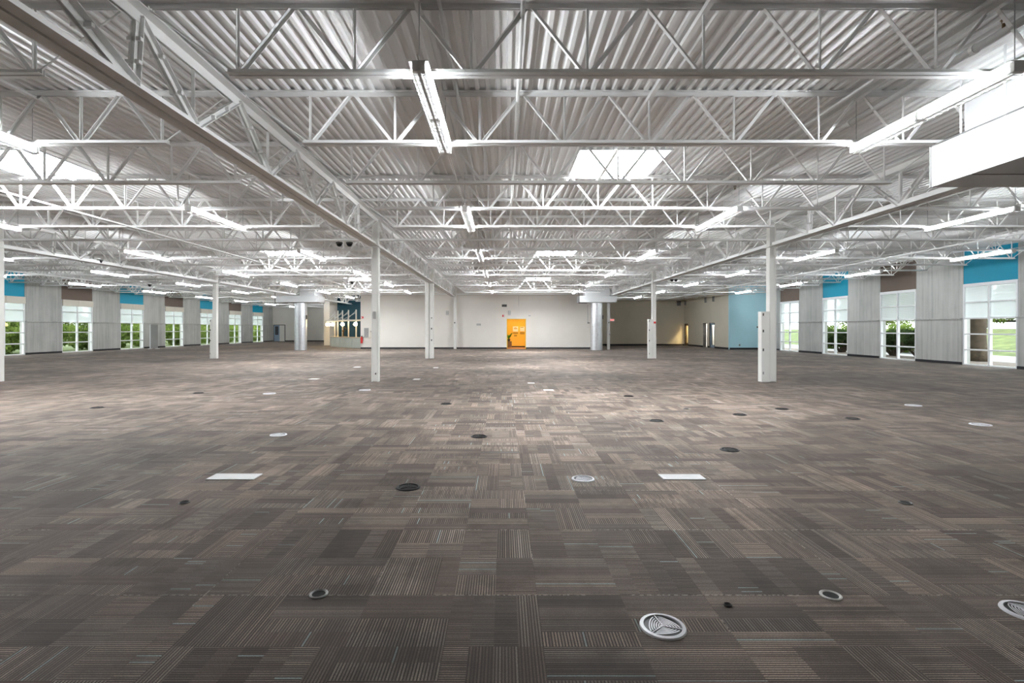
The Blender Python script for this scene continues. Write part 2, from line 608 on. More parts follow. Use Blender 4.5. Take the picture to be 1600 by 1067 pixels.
def make_window(side, y0, y1, blind):
    """one window: frame, mullion, transoms, ten panes; the root is the frame"""
    WINDOW_N[0] += 1
    x = XL if side == 'left' else XR
    s = 1 if side == 'left' else -1            # towards the room
    W_ = y1 - y0
    fr = MB(); t = 0.075; d0, d1 = -0.10 * s, 0.02 * s
    xa, xb = min(d0, d1), max(d0, d1)
    fr.box(xa, xb, 0, t, 0, WIN_TOP); fr.box(xa, xb, W_ - t, W_, 0, WIN_TOP)
    fr.box(xa, xb, t, W_ - t, 0, 0.06); fr.box(xa, xb, t, W_ - t, 3.46, WIN_TOP)
    o = struct(build(f'window_{WINDOW_N[0]}', fr, 'frame_white', None, (x, y0, 0)))
    ym = W_ * 0.5
    build('mullion', MB().box(xa, xb, ym - 0.045, ym + 0.045, 0.06, 3.46), 'frame_white', o)
    for z in ROW[1:-1]:
        for a, b in ((t, ym - 0.045), (ym + 0.045, W_ - t)):
            build('transom', MB().box(xa, xb, a, b, z - 0.03, z + 0.03), 'frame_white', o)
    for i in range(5):
        for a, b in ((t, ym - 0.045), (ym + 0.045, W_ - t)):
            z0 = ROW[i] + (0.06 if i == 0 else 0.03); z1 = ROW[i + 1] - (0.0 if i == 4 else 0.03)
            xm = -0.04 * s
            build('pane', MB().box(xm - 0.004, xm + 0.004, a, b, z0, z1), 'glass_shade' if i > 2 else 'glass_clear', o)
    if blind:
        xm = 0.06 * s
        bl = MB()
        for a, b in ((0.02, ym - 0.01), (ym + 0.01, W_ - 0.02)):
            bl.cbox(min(0.02 * s, 0.10 * s), max(0.02 * s, 0.10 * s), a, b, 3.17, 3.59, 0.01)
        build('blind_cassette', bl, 'blind_cream', o)
    return o


def window_wall(side, first, period, width, kmin, kmax, y_end, teal_even, blind):
    x = XL if side == 'left' else XR
    s = 1 if side == 'left' else -1
    top = DECK + 0.12
    out = x - 0.32 * s
    rx0, rx1 = min(x, out), max(x, out)
    root = sbuild('wall_' + side, MB().box(min(out, out - 0.1 * s), max(out, out - 0.1 * s), YN, y_end, WIN_TOP, top), 'concrete')
    base = MB(); edges = [YN]
    for k in range(kmin, kmax + 1):
        a = first + period * k
        edges += [a, a + width]
        ac = MB().box(min(x - 0.02 * s, out), max(x - 0.02 * s, out), a, a + width, WIN_TOP, top)
        teal = (k % 2 == 0) == teal_even
        p = build('accent_panel', ac, 'panel_teal' if teal else 'panel_brown', root)
        p['label'] = 'teal blue panel above the window' if teal else 'dark brown panel above the window'
        make_window(side, a, a + width, blind)
    edges.append(y_end)
    for i in range(0, len(edges), 2):
        a, b = edges[i], edges[i + 1]
        if b - a < 0.05:
            continue
        build('concrete_pier', MB().cbox(rx0 - (0 if s > 0 else 0.05), rx1 + (0.05 if s > 0 else 0), a, b, 0, 2.045, 0.012), 'concrete', root)
        build('concrete_pier', MB().box(rx0, rx1, a, b, 2.10, top), 'concrete', root)
        le = x + 0.13 * s
        build('concrete_ledge', MB().cbox(min(le, out), max(le, out), a, b, 2.045, 2.10, 0.012), 'concrete', root)
        xf = x + 0.05 * s
        base.cbox(min(xf, xf + 0.014 * s), max(xf, xf + 0.014 * s), a, b, 0, 0.12, 0.004)
    sbuild('baseboard_' + side, base, 'rubber_black')


window_wall('left', 29.25, 5.25, 2.60, -7, 6, YBL, True, True)
window_wall('right', 20.5, 5.06, 2.45, -5, 3, 40.0, True, False)

# end walls ----------------------------------------------------------
T = DECK + 0.1
DX0, DX1, DH = 0.25, 1.80, 2.42               # doorway to the yellow corridor
XW0, XW1 = -11.6, 8.0
m = MB().box(XW0, DX0, YB, YB + 0.2, 0, T).box(DX1, XW1, YB, YB + 0.2, 0, T).box(DX0, DX1, YB, YB + 0.2, DH, T)
wall_back = sbuild('wall_back', m, 'wall_cream')
sbuild('wall_nook', MB().box(XW0, XW0 + 0.2, YB + 0.2, 52.3, 0, T), 'wall_cream')
sbuild('wall_recess', MB().box(XW1 - 0.2, XW1, YB + 0.2, YBR, 0, T), 'wall_beige')
m = MB().box(XW0, DX0, YB - 0.014, YB, 0, 0.12).box(DX1, XW1, YB - 0.014, YB, 0, 0.12)
sbuild('baseboard_back', m, 'rubber_black')
sbuild('wall_behind', MB().box(XL - 0.4, XR + 0.4, YN - 0.2, YN, 0, T), 'wall_cream')
# far left: pale wall, cream stub wall, dark teal kitchenette wall
sbuild('wall_far_left', MB().box(XL - 0.4, -11.6, YBL, YBL + 0.2, 0, T), 'wall_cream')
sbuild('baseboard_far_left', MB().box(XL + 0.1, -17.55, YBL - 0.014, YBL, 0, 0.14), 'rubber_black')
sbuild('wall_stub', MB().box(-17.55, -17.0, 50.0, YBL, 0, T), 'wall_cream')
sbuild('wall_kitchenette', MB().box(-17.0, XW0, 52.3, 52.5, 0, T), 'wall_teal_dark')
# far right: beige recess and pale blue wall
sbuild('wall_far_right', MB().box(XW1, XN + 0.2, YBR, YBR + 0.2, 0, T), 'wall_beige')
sbuild('baseboard_far_right', MB().box(XW1, XN, YBR - 0.014, YBR, 0, 0.14), 'rubber_black')
D = [(49.0, 49.9), (44.3, 45.3), (42.8, 43.9)]
m = MB(); yy = 40.2
for a, b in reversed(D):
    m.box(XN, XN + 0.2, yy, a, 0, T); m.box(XN, XN + 0.2, a, b, 2.12, T); yy = b
m.box(XN, XN + 0.2, yy, YBR, 0, T)
sbuild('wall_return', m, 'wall_beige')
m = MB()
for a, b in ((40.2, 42.8), (43.9, 44.3), (45.3, 49.0)):
    m.box(XN - 0.014, XN, a, b, 0, 0.14)
sbuild('baseboard_return', m, 'rubber_black')
sbuild('wall_blue', MB().box(XN, XR + 0.4, 40.0, 40.2, 0, T), 'wall_blue')
sbuild('baseboard_blue', MB().box(XN, XR, 39.986, 40.0, 0, 0.14), 'rubber_black')
# small lit rooms behind the openings
m = MB().box(XN + 0.2, XR + 0.4, 47.9, 48.0, 0, 3).box(XN + 0.2, XR + 0.4, 41.6, 41.7, 0, 3)
m.box(XR + 0.3, XR + 0.4, 41.7, YBR, 0, 3).box(XN + 0.2, XR + 0.4, YBR, YBR + 0.1, 0, 3).box(XN + 0.2, XR + 0.4, 41.6, YBR, 2.9, 3)
sbuild('wall_rooms', m, 'wall_cream')

# yellow corridor behind the doorway
m = MB().box(-3.0, 5.0, 44.6, 44.8, 0, 2.8).box(-3.1, -3.0, YB + 0.2, 44.8, 0, 2.8).box(5.0, 5.1, YB + 0.2, 44.8, 0, 2.8)
m.box(-3.0, 5.0, YB + 0.2, 44.6, 2.7, 2.8)
sbuild('wall_corridor', m, 'wall_yellow')
cf = sbuild('floor_corridor', MB().box(-3.0, 5.0, YB, 44.6, 0.0, 0.008), 'wood_floor')
sbuild('baseboard_corridor', MB().box(-3.0, 5.0, 44.585, 44.6, 0, 0.12), 'rubber_black')
m = MB().box(DX0, DX0 + 0.06, YB - 0.02, YB + 0.22, 0, DH).box(DX1 - 0.06, DX1, YB - 0.02, YB + 0.22, 0, DH).box(DX0 + 0.06, DX1 - 0.06, YB - 0.02, YB + 0.22, DH - 0.06, DH)
sbuild('trim_1', m, 'accent_yellow')

# doors -------------------------------------------------------------
def leaf_door(n, mat, glass, y0, y1, label, open_out):
    o = struct(link(f'door_{n}', None, None, (XN, y0, 0)))
    w = y1 - y0
    build('door_frame', MB().box(-0.02, 0.22, 0, 0.05, 0, 2.12).box(-0.02, 0.22, w - 0.05, w, 0, 2.12).box(-0.02, 0.22, 0.05, w - 0.05, 2.07, 2.12), 'plastic_dark', o)
    if open_out:
        l = MB().box(0.22, 0.22 + w - 0.1, w - 0.10, w - 0.055, 0.01, 2.06)
        build('door_leaf', l, mat, o)
    else:
        st = 0.11
        l = MB().box(0.05, 0.095, 0.055, 0.055 + st, 0.01, 2.06).box(0.05, 0.095, w - 0.055 - st, w - 0.055, 0.01, 2.06)
        l.box(0.05, 0.095, 0.055 + st, w - 0.055 - st, 0.01, 0.25).box(0.05, 0.095, 0.055 + st, w - 0.055 - st, 1.93, 2.06)
        lf = build('door_leaf', l, mat, o)
        build('pane', MB().box(0.07, 0.078, 0.055 + st, w - 0.055 - st, 0.25, 1.93), glass, lf)
        build('door_handle', MB().tube([(0.05, w - 0.12, 1.0), (-0.02, w - 0.12, 1.0), (-0.02, w - 0.25, 1.0)], 0.014, 6), 'steel_grey', lf)
    o['label'] = label


leaf_door(1, 'door_wood', 'glass_clear', *D[0], 'narrow wooden door with glass in the far corner of the beige recess', False)
leaf_door(2, 'poster_white', 'glass_clear', *D[1], 'open doorway with dark frame to a bright white room', True)
leaf_door(3, 'door_blue', 'glass_clear', *D[2], 'blue grey glazed door in the beige wall next to the blue wall', False)
o = struct(link('door_4', None, None, (-28.9, YBL, 0)))
o['label'] = 'dark framed glass exit door in the far left corner'
build('door_frame', MB().box(-0.75, -0.68, -0.06, 0.0, 0, 2.15).box(0.68, 0.75, -0.06, 0.0, 0, 2.15).box(-0.68, 0.68, -0.06, 0.0, 2.07, 2.15), 'plastic_dark', o)
lf = build('door_leaf', MB().box(-0.68, -0.55, -0.05, -0.01, 0.02, 2.07).box(-0.12, 0.02, -0.05, -0.01, 0.02, 2.07).box(-0.55, -0.12, -0.05, -0.01, 0.02, 0.85).box(-0.55, -0.12, -0.05, -0.01, 1.95, 2.07), 'door_blue', o)
build('pane', MB().box(-0.55, -0.12, -0.035, -0.025, 0.85, 1.95), 'door_glass_dark', lf)
build('door_leaf', MB().box(0.03, 0.68, -0.045, -0.01, 0.02, 2.07), 'poster_white', o)

# ------------------------------------------------------------------ steel: columns
def dangle(leg, th, gap, bottom):
    """double angle chord profile as two L shapes; z=0 is the outer face of the flange"""
    g = gap / 2; s = 1 if bottom else -1
    right = [(g, 0), (g + leg, 0), (g + leg, s * th), (g + th, s * th), (g + th, s * leg), (g, s * leg)]
    left = [(-u, z) for u, z in right]
    return right, left


def ibeam(mb, w, d, tf, tw, z0, z1):
    mb.box(-w / 2, -w / 2 + tf, -d / 2, d / 2, z0, z1)
    mb.box(w / 2 - tf, w / 2, -d / 2, d / 2, z0, z1)
    mb.box(-w / 2 + tf, w / 2 - tf, -tw / 2, tw / 2, z0, z1)


def column(x, y, label, box=None, pipe=None, extra=()):
    o = thing('steel_column', label, 'column', (x, y, 0), 'white steel columns')
    m = MB(); ibeam(m, 0.205, 0.21, 0.022, 0.02, 0.0, GBOT)
    build('shaft', m, 'column_white', o)
    m = MB(); ibeam(m, 0.19, 0.20, 0.02, 0.10, GBOT, GTOP - 0.14)
    build('column_head', m, 'column_white', o)
    build('cap_plate', MB().box(-0.15, 0.15, -0.14, 0.14, GBOT - 0.02, GBOT), 'column_white', o)
    cv = MB().box(-0.076, 0.076, -0.10, -0.07, 0.02, 3.75)
    build('cover_strip', cv, 'column_white', o)
    if box:                                       # power raceway beside the shaft
        side, w = box
        a = side * 0.105
        b = build('raceway_box', MB().cbox(min(a, a + side * w), max(a, a + side * w), -0.12, 0.10, 0, 2.13, 0.008), 'column_white', o)
        for z in (0.28, 0.98, 1.55, 2.05):
            build('outlet_cover', MB().box(a + side * w * 0.78 - 0.018, a + side * w * 0.78 + 0.018, -0.128, -0.12, z - 0.05, z + 0.03), 'plastic_dark' if z > 0.5 else 'plastic_grey', b)
    if pipe:
        px, r = pipe
        build('rain_leader', MB().lathe([(r, 0), (r, 2.1), (r + 0.012, 2.1), (r + 0.012, 2.16), (r, 2.16), (r, 4.6)], 20, (px, 0, 0)), 'column_white', o, smooth=False)
    for (dx, z, w, h, mat) in extra:
        build('junction_box', MB().cbox(dx - w / 2, dx + w / 2, -0.15, -0.10, z - h / 2, z + h / 2, 0.006), mat, o)
    return o


column(GX[1], Y1, 'white steel column nearest the camera on the left, standing alone before the cream wall', extra=((-0.01, 2.02, 0.07, 0.22, 'plastic_grey'), (0.03, 0.25, 0.03, 0.05, 'plastic_dark')))
column(GX[1], Y1 + BAY, 'white steel column with a round rain pipe on its left side', pipe=(-0.24, 0.12), extra=((0.0, 2.2, 0.05, 0.05, 'plastic_dark'), (0.0, 1.62, 0.05, 0.09, 'plastic_dark'), (0.0, 1.0, 0.05, 0.09, 'plastic_dark')))
column(GX[1], 41.1, 'slim white steel column standing against the cream end wall left of the yellow doorway', extra=((-0.02, 2.1, 0.08, 0.1, 'plastic_dark'),))
column(GX[2], Y1, 'white steel column nearest the camera on the right with a tall raceway box', box=(-1, 0.25))
c = column(GX[2], Y1 + BAY, 'white steel column with raceway box and red alarm, in front of the beige recess', box=(-1, 0.22), extra=((0.02, 1.95, 0.1, 0.1, 'sign_red'),))
column(GX[2], Y1 + 2 * BAY - 0.2, 'white steel column beside the right-hand spiral duct at the cream wall', extra=((0.0, 2.1, 0.06, 0.08, 'plastic_dark'), (0.06, 1.2, 0.06, 0.12, 'plastic_grey')))
column(GX[0] + 0.08, Y1, 'white steel column cut by the left edge of the picture')
column(GX[0] - 0.15, Y1 + BAY, 'white steel column before the concrete piers of the left window wall', box=(-1, 0.14))
column(GX[0] - 0.35, Y1 + 2 * BAY, 'white steel column behind the left-hand spiral duct')


# ------------------------------------------------------------------ steel: girders
def girder_meshes():
    L = BAY; out = {}
    m = MB()
    for pr in dangle(0.13, 0.014, 0.035, False):
        m.extrude([(u, GTOP + z) for u, z in pr], 'y', -0.02, L - 0.02)
    out['top'] = m.mesh('top_chord', 'steel_white')
    m = MB()
    for pr in dangle(0.13, 0.014, 0.035, True):
        m.extrude([(u, GBOT + z) for u, z in pr], 'y', 0.11, L - 0.11)
    out['bot'] = m.mesh('bottom_chord', 'steel_white')
    zt, zb = GTOP - 0.07, GBOT + 0.07
    webs = []
    def pair(y0, z0, y1, z1, leg, gap):
        w = MB()
        w.angle((gap / 2 + leg / 2, y0, z0), (gap / 2 + leg / 2, y1, z1), leg, 0.010, (1, 0, 0), 1)
        w.angle((-gap / 2 - leg / 2, y0, z0), (-gap / 2 - leg / 2, y1, z1), leg, 0.010, (-1, 0, 0), -1)
        n = 2
        for i in range(1, n + 1):
            f = i / (n + 1); yy = y0 + (y1 - y0) * f; zz = z0 + (z1 - z0) * f
            w.box(-gap / 2 - leg, gap / 2 + leg, yy - 0.02, yy + 0.02, zz - 0.02, zz + 0.02)
        return w.mesh('diagonal', 'steel_white')
    bn = [1.95] + [JS * (k + 0.5) for k in range(1, 5)] + [L - 1.95]
    tn = [JS * k for k in range(7)]
    webs.append(('diagonal', pair(0.12, zt, bn[0], zb, 0.085, 0.03)))
    webs.append(('diagonal', pair(L - 0.12, zt, bn[5], zb, 0.085, 0.03)))
    for k in range(6):
        near, far = (tn[k], tn[k + 1]) if 0 < k < 5 else ((None, tn[1]) if k == 0 else (tn[5], None))
        if near is not None:
            webs.append(('diagonal', pair(near, zt, bn[k] - 0.02, zb, 0.06, 0.03)))
        if far is not None:
            webs.append(('diagonal', pair(far, zt, bn[k] + 0.02, zb, 0.06, 0.03)))
        if 0 < k < 5:
            webs.append(('vertical', MB().angle((0, bn[k], zb), (0, bn[k], zt), 0.045, 0.008, (1, 0, 0)).mesh('vertical', 'steel_white')))
    out['webs'] = webs
    return out


GM = girder_meshes()
names = {0: 'left', 1: 'middle', 2: 'right'}
for gi, gx in enumerate(GX):
    nseg = {0: 4, 1: 3, 2: 4}[gi]
    for sidx in range(nseg):
        y0 = Y1 - BAY + BAY * sidx
        o = thing('joist_girder', f'white roof truss girder on the {names[gi]} column line, {ORD[sidx]} span from the camera', 'girder', (gx, y0, 0), 'roof girders')
        if gi == 2 and sidx == 3:
            o.scale = (1, 0.81, 1)
        link('top_chord', GM['top'], o); link('bottom_chord', GM['bot'], o)
        for nm, me in GM['webs']:
            link(nm, me, o)

# ------------------------------------------------------------------ steel: open-web joists
def joist_meshes(L, full):
    out = {}
    dep = DECK - JBOT
    m = MB()
    for pr in dangle(0.06, 0.007, 0.026, False):
        m.extrude([(u, dep + z) for u, z in pr], 'x', -L / 2 + 0.02, L / 2 - 0.02)
    out['top'] = m.mesh('top_chord', 'steel_white')
    e = L / 2 - 1.08
    m = MB()
    be = (L / 2 - 0.16) if full else e + 0.10
    for pr in dangle(0.06, 0.007, 0.026, True):
        m.extrude(pr, 'x', -be, be)
    out['bot'] = m.mesh('bottom_chord', 'steel_white')
    n = max(2, round(2 * e / 1.235)); n += n % 2
    st = 2 * e / n
    nodes = [-e + st * i for i in range(n + 1)]
    z0, z1 = 0.03, dep - 0.03
    parts = []; allm = MB()
    def add(nm, a, b, w, solid=False):
        mm = MB()
        for q in (mm, allm):
            if solid:
                q.tube([a, b], w / 2, 6)
            else:
                q.angle(a, b, w, 0.006, (0, -1, 0))
        parts.append((nm, mm))
    for i, x in enumerate(nodes):
        add('vertical', (x, 0, z0), (x, 0, z1), 0.03)
        if i < n:
            xm = x + st / 2
            add('diagonal', (x + 0.035, 0, z0), (xm - 0.025, 0, z1), 0.045)
            add('diagonal', (x + st - 0.035, 0, z0), (xm + 0.025, 0, z1), 0.045)
    for s in (-1, 1):
        add('end_rod', (s * (e + 0.03), 0, z0), (s * (L / 2 - 0.08), 0, z1 + 0.01), 0.024, True)
        mm = MB().box(min(s * (L / 2 - 0.02), s * (L / 2 - 0.16)), max(s * (L / 2 - 0.02), s * (L / 2 - 0.16)), -0.05, 0.05, dep - 0.066, dep - 0.045)
        parts.append(('bearing_seat', mm)); allm.add(mm.v, mm.f)
    out['parts'] = [(nm, q.mesh(nm, 'steel_white')) for nm, q in parts]
    out['web'] = allm.mesh('web', 'steel_white')
    return out


BAYS = [(XL, GX[0], YBL, 'outer left roof bay', 'outer left'),
        (GX[0], GX[1], 52.2, 'inner left roof bay', 'inner left'),
        (GX[1], GX[2], YB, 'middle roof bay', 'middle'),
        (GX[2], XR, YBR, 'right roof bay', 'right')]
JCACHE = {}
for bi, (xa0, xb0, yend, bname, short) in enumerate(BAYS):
    k = -6; cnt = 0
    while Y1 + JS * k < yend - 0.2:
        y = Y1 + JS * k
        xa, xb = xa0, xb0
        if bi == 0 and y > 49.9:
            xb = -17.55
        if bi == 1 and y > YB:
            xb = XW0
        if bi == 3 and y > 40.0:
            xb = XN
        full = (k % 6 == 0) and 0 < bi < 3
        key = (round(xb - xa, 3), full)
        if key not in JCACHE:
            JCACHE[key] = joist_meshes(xb - xa, full)
        jm = JCACHE[key]
        o = thing('roof_joist', f'white open-web steel joist in the {bname}, {ORD[cnt]} from the camera', 'joist', ((xa + xb) / 2, y, JBOT), 'roof joists of the ' + short + ' bay')
        link('top_chord', jm['top'], o); link('bottom_chord', jm['bot'], o)
        if k <= 1:
            for nm, me in jm['parts']:
                link(nm, me, o)
        else:
            link('web', jm['web'], o)
        k += 1; cnt += 1


def roof_end(x):
    """where a line along the depth meets a wall"""
    return YBL if x < -17.6 else 52.3 if x < XW0 else YB if x < XW1 else YBR if x < XN else 40.0


# bridging bars run along the depth under the top chords, and along the bottom chords at mid-bay
for bi, (xa, xb, yend, bname, short) in enumerate(BAYS):
    for fr, nm in ((0.25, 'left'), (0.5, 'centre'), (0.75, 'right')):
        x = xa + (xb - xa) * fr
        m = MB().angle((0, 3.0, 0), (0, roof_end(x) - 0.3, 0), 0.06, 0.007, (0, 0, 1))
        tag(build('bridging_bar', m, 'steel_white', None, (x, 0, DECK - 0.085)), f'long white bridging bar under the deck, {nm} line of the {short} bay', 'steel bar', 'bridging bars')
    if bi == 2:
        continue
    x = (xa + xb) / 2
    m = MB().angle((0, 3.0, 0), (0, roof_end(x) - 0.3, 0), 0.048, 0.007, (0, 0, 1))
    tag(build('bridging_bar', m, 'steel_white', None, (x, 0, JBOT - 0.024)), f'long white bridging bar below the joists, centre of the {short} bay', 'steel bar', 'bridging bars')

# conduits and the sprinkler main
def pipe(name, label, cat, x, z, r, y0, y1, mat='conduit_white'):
    return tag(build(name, MB().tube([(0, y0, 0), (0, y1, 0)], r, 10), mat, None, (x, 0, z), True), label, cat)


pipe('conduit', 'thin white conduit just left of the middle of the roof', 'conduit', -0.66, 4.94, 0.02, 3.2, 41.0)
pipe('conduit', 'white pipe near the centre line under the roof deck', 'conduit', 0.2, 4.935, 0.025, 3.2, 41.0)
pipe('conduit', 'thin white conduit high up on the right beside the sprinkler main', 'conduit', 4.98, 4.95, 0.03, 3.2, 41.0)
sm = thing('sprinkler_main', 'thick white sprinkler main with clamps above the right row of strip lights', 'pipe', (5.42, 0, 4.82))
build('pipe_run', MB().tube([(0, 3.2, 0), (0, 41.0, 0)], 0.042, 12), 'conduit_white', sm, smooth=True)
for y in (4.9, 5.9, 8.0, 10.0, 12.1, 14.1):
    build('clamp', MB().tube([(0, y - 0.025, 0), (0, y + 0.025, 0)], 0.056, 12), 'plastic_dark' if y < 5.5 else 'conduit_white', sm)
for y in (5.55, 8.8, 12.0):
    h = build('sprinkler_head', MB().tube([(0, y, 0.04), (0, y, 0.09)], 0.016, 8).tube([(-0.02, y, 0.09), (-0.022, y, 0.125)], 0.005, 5).tube([(0.02, y, 0.09), (0.022, y, 0.125)], 0.005, 5).lathe([(0.0, 0.125), (0.032, 0.125), (0.032, 0.131), (0.0, 0.133)], 10, (0, y, 0)), 'bronze', sm)

# ------------------------------------------------------------------ strip lights
ROWS = [(-25.2, 'added row nearest the left windows'), (-19.0, 'added second row from the left windows'), (-12.95, 'third row from the left windows'), (-6.95, 'row left of the middle girder'),
        (-0.86, 'row nearest picture middle'), (5.2, 'row below the sprinkler main'), (11.3, 'added row right of the right girder'), (17.3, 'added row by the right windows')]  # two outermost rows on each side are added to brighten the outer bays
LL = 2.46
hs = MB().cbox(-0.016, 0.016, 0, LL, -0.045, 0.055, 0.004)          # spine; bottom tray and wider top hood shaped to send tube light sideways
hs.cbox(-0.10, 0.10, 0, LL, 0.055, 0.066, 0.003)
tr = MB()
tr.add([(-0.065, 0, -0.046), (0.065, 0, -0.046), (0.065, LL, -0.046), (-0.065, LL, -0.046), (-0.068, 0, -0.036), (0.068, 0, -0.036), (0.068, LL, -0.036), (-0.068, LL, -0.036)], [(0, 1, 2, 3), (0, 3, 7, 4), (1, 5, 6, 2)])
tray_me = tr.mesh('tray', 'tray_acrylic')
for y in (0.0, LL / 2 - 0.03, LL - 0.06):
    hs.box(-0.064, 0.064, y, y + 0.05, -0.0455, 0.0555)
house_me = hs.mesh('housing', 'fixture_white')
tube_me = MB().tube([(0, 0.05, 0), (0, LL - 0.05, 0)], 0.016, 6, False).mesh('tube', 'tube_glow')
gd = MB()
for i in range(25):
    y = 0.05 + i * (LL - 0.1) / 24
    gd.tube([(-0.085, y, 0.055), (-0.085, y, -0.04), (-0.05, y, -0.066), (0.05, y, -0.066), (0.085, y, -0.04), (0.085, y, 0.055)], 0.0032, 4, False)
for x, z in ((-0.085, 0.05), (0.085, 0.05), (-0.05, -0.066), (0.05, -0.066)):
    gd.tube([(x, 0.03, z), (x, LL - 0.03, z)], 0.0035, 4, False)
guard_me = gd.mesh('wire_guard', 'fixture_white')
LZ = 4.24
hang_me = MB().tube([(0, 0, 0.08), (0, 0, DECK - LZ)], 0.005, 5).mesh('hanger_rod', 'steel_grey')
for x, rname in ROWS:
    yend = min(roof_end(x), 40.0 if x > 17 else 99)
    k = 0; y = 5.15
    while y + LL < yend - 0.5:
        o = thing('strip_light', f'white strip light, {rname}, {ORD[k]} from the camera', 'light', (x, y, LZ), 'roof strip lights')
        link('housing', house_me, o); link('tray', tray_me, o)
        for dx in (-0.04, 0.04):
            link('tube', tube_me, o, (dx, 0, 0.004))
        if y < 26:
            link('wire_guard', guard_me, o)
        for dy in (0.06, LL - 0.06):
            link('hanger_rod', hang_me, o, (0, dy, 0))
        y += 6.1; k += 1
    tag(build('conduit', MB().tube([(0, 5.1, 0), (0, y - 6.1, 0)], 0.011, 6), 'conduit_white', None, (x, 0, LZ + 0.095)), f'thin white conduit feeding the strip lights of the {rname}', 'conduit', 'light feed conduits')

# ------------------------------------------------------------------ air plenums with spiral ducts
def plenum(x, y, w, d, label, riser, zb=3.6, zt=4.075, near=False):
    """riser = (x0, x1, y0, y1) of the duct that goes up through the roof, kept between the joists"""
    o = thing('air_plenum', label, 'duct', (x, y, 0), 'air supply plenums')
    build('plenum_box', MB().cbox(-w / 2, w / 2, -d / 2, d / 2, zb, zt, 0.01), 'duct_white', o)
    x0, x1, y0, y1 = riser
    build('riser_duct', MB().box(x0 - x, x1 - x, y0 - y, y1 - y, zt, DECK - 0.002), 'duct_white', o)
    prof = []; z = 0.0; R = 0.45
    while z < zb - 0.01:
        prof += [(R, z), (R, z + 0.085), (R + 0.009, z + 0.09), (R + 0.009, z + 0.105), (R, z + 0.11)]
        z += 0.12
    prof = [(q, min(zz, zb)) for q, zz in prof]
    build('spiral_duct', MB().lathe(prof, 32), 'galvanised', o, smooth=False)
    for s in (-1, 1):
        for t_ in (-1, 1):
            build('corner_flange', MB().box(s * w / 2 - 0.012, s * w / 2 + 0.012, t_ * d / 2 - 0.012, t_ * d / 2 + 0.012, zb, zt), 'plastic_grey' if near else 'duct_white', o)
    if near:
        build('seam', MB().box(-w / 2 - 0.006, -w / 2, d / 2 - 0.62, d / 2 - 0.605, zb, zt), 'duct_white', o)
        build('seam', MB().box(-w / 2, w / 2, d / 2 - 0.63, d / 2 - 0.61, zb - 0.008, zb), 'plastic_grey', o)
        build('seam', MB().box(-w / 2 - 0.012, -w / 2, -d / 2, d / 2, zt - 0.012, zt + 0.006), 'plastic_dark', o)
        for yy in (-0.95, 0.45, 1.05):
            build('hanger_strap', MB().box(-w / 2 - 0.006, -w / 2 - 0.002, yy, yy + 0.03, zb + 0.35, DECK), 'duct_white', o)
        build('support_bar', MB().box(-w / 2 - 0.15, w / 2, -0.42, -0.38, 4.70, 4.74), 'plastic_black', o)
    else:
        build('support_bar', MB().bar((-w / 2 - 0.06, -d / 2, zb - 0.08), (w / 2 - 2.2, -d / 2, zb - 0.08), 0.03, 0.03).bar((-w / 2 - 0.06, -d / 2, zb - 0.08), (-w / 2 - 0.06, -d / 2, DECK - 0.2), 0.03, 0.03), 'plastic_black', o)
        build('control_box', MB().cbox(0.42, 0.50, -0.12, 0.06, 2.35, 2.65, 0.008), 'plastic_dark', o)
    return o


plenum(7.02, 5.75, 1.86, 3.1, 'large white air plenum box hanging at the upper right edge of the picture', (6.55, 7.9, 5.55, 7.28), 3.62, 4.2, True)
plenum(7.05, 38.9, 2.75, 1.4, 'white air plenum box on a spiral duct in front of the cream wall', (6.1, 7.9, 38.15, 39.8))
plenum(-15.4, 38.85, 3.1, 1.5, 'white air plenum box on a spiral duct left of the kitchenette', (-15.2, -14.1, 38.15, 39.8))

# ------------------------------------------------------------------ dome cameras under the joists
def dome(px, py, d, label):
    x, y, z = W(px, py, d)
    o = thing('dome_camera', label, 'camera', (x, y, z), 'black dome cameras')
    build('bracket', MB().tube([(0, 0, 0.02), (0, 0, max(0.06, JBOT - z))], 0.02, 8), 'conduit_white', o)
    build('collar', MB().lathe([(0.0, 0.03), (0.10, 0.03), (0.105, 0.0), (0.09, -0.02), (0.0, -0.02)], 16), 'plastic_dark', o)
    build('dome', MB().lathe([(0.085, -0.02), (0.075, -0.06), (0.05, -0.09), (0.0, -0.105)], 16), 'plastic_black', o, smooth=True)


for px, py, d, lb in ((530, 380, 15.6, 'left one of the two black dome cameras left of the nearest left column'), (546, 380, 15.6, 'right one of the two black dome cameras left of the nearest left column'),
                      (1050, 437, 27.8, 'left one of the two black dome cameras right of the second right column'), (1056, 437, 27.8, 'right one of the two black dome cameras right of the second right column'),
                      (156, 407, 19.67, 'black dome camera below the left girder near the first concrete pier'), (234, 445, 29.83, 'small black dome camera above the left concrete piers'),
                      (550, 441, 29.83, 'small black dome camera above the kitchenette')):
    dome(px, py, d, lb)

# ------------------------------------------------------------------ things on the end walls
def wall_box(px, py, w, h, mat, label, name, cat, depth=0.06, d=YB, group=None, parts=()):
    x, y, z = W(px, py, d)
    o = thing(name, label, cat, (x, d, z), group)
    build('housing', MB().cbox(-w / 2, w / 2, -depth, 0, -h / 2, h / 2, 0.006), mat, o)
    for (nm, x0, x1, z0, z1, mt) in parts:
        build(nm, MB().box(x0, x1, -depth - 0.008, -depth, z0, z1), mt, o)
    return o


def slats(w, h, n, mat):
    return [('slat', -w * 0.42, w * 0.42, -h / 2 + h * (i + 0.3) / n, -h / 2 + h * (i + 0.7) / n, mat) for i in range(n)]


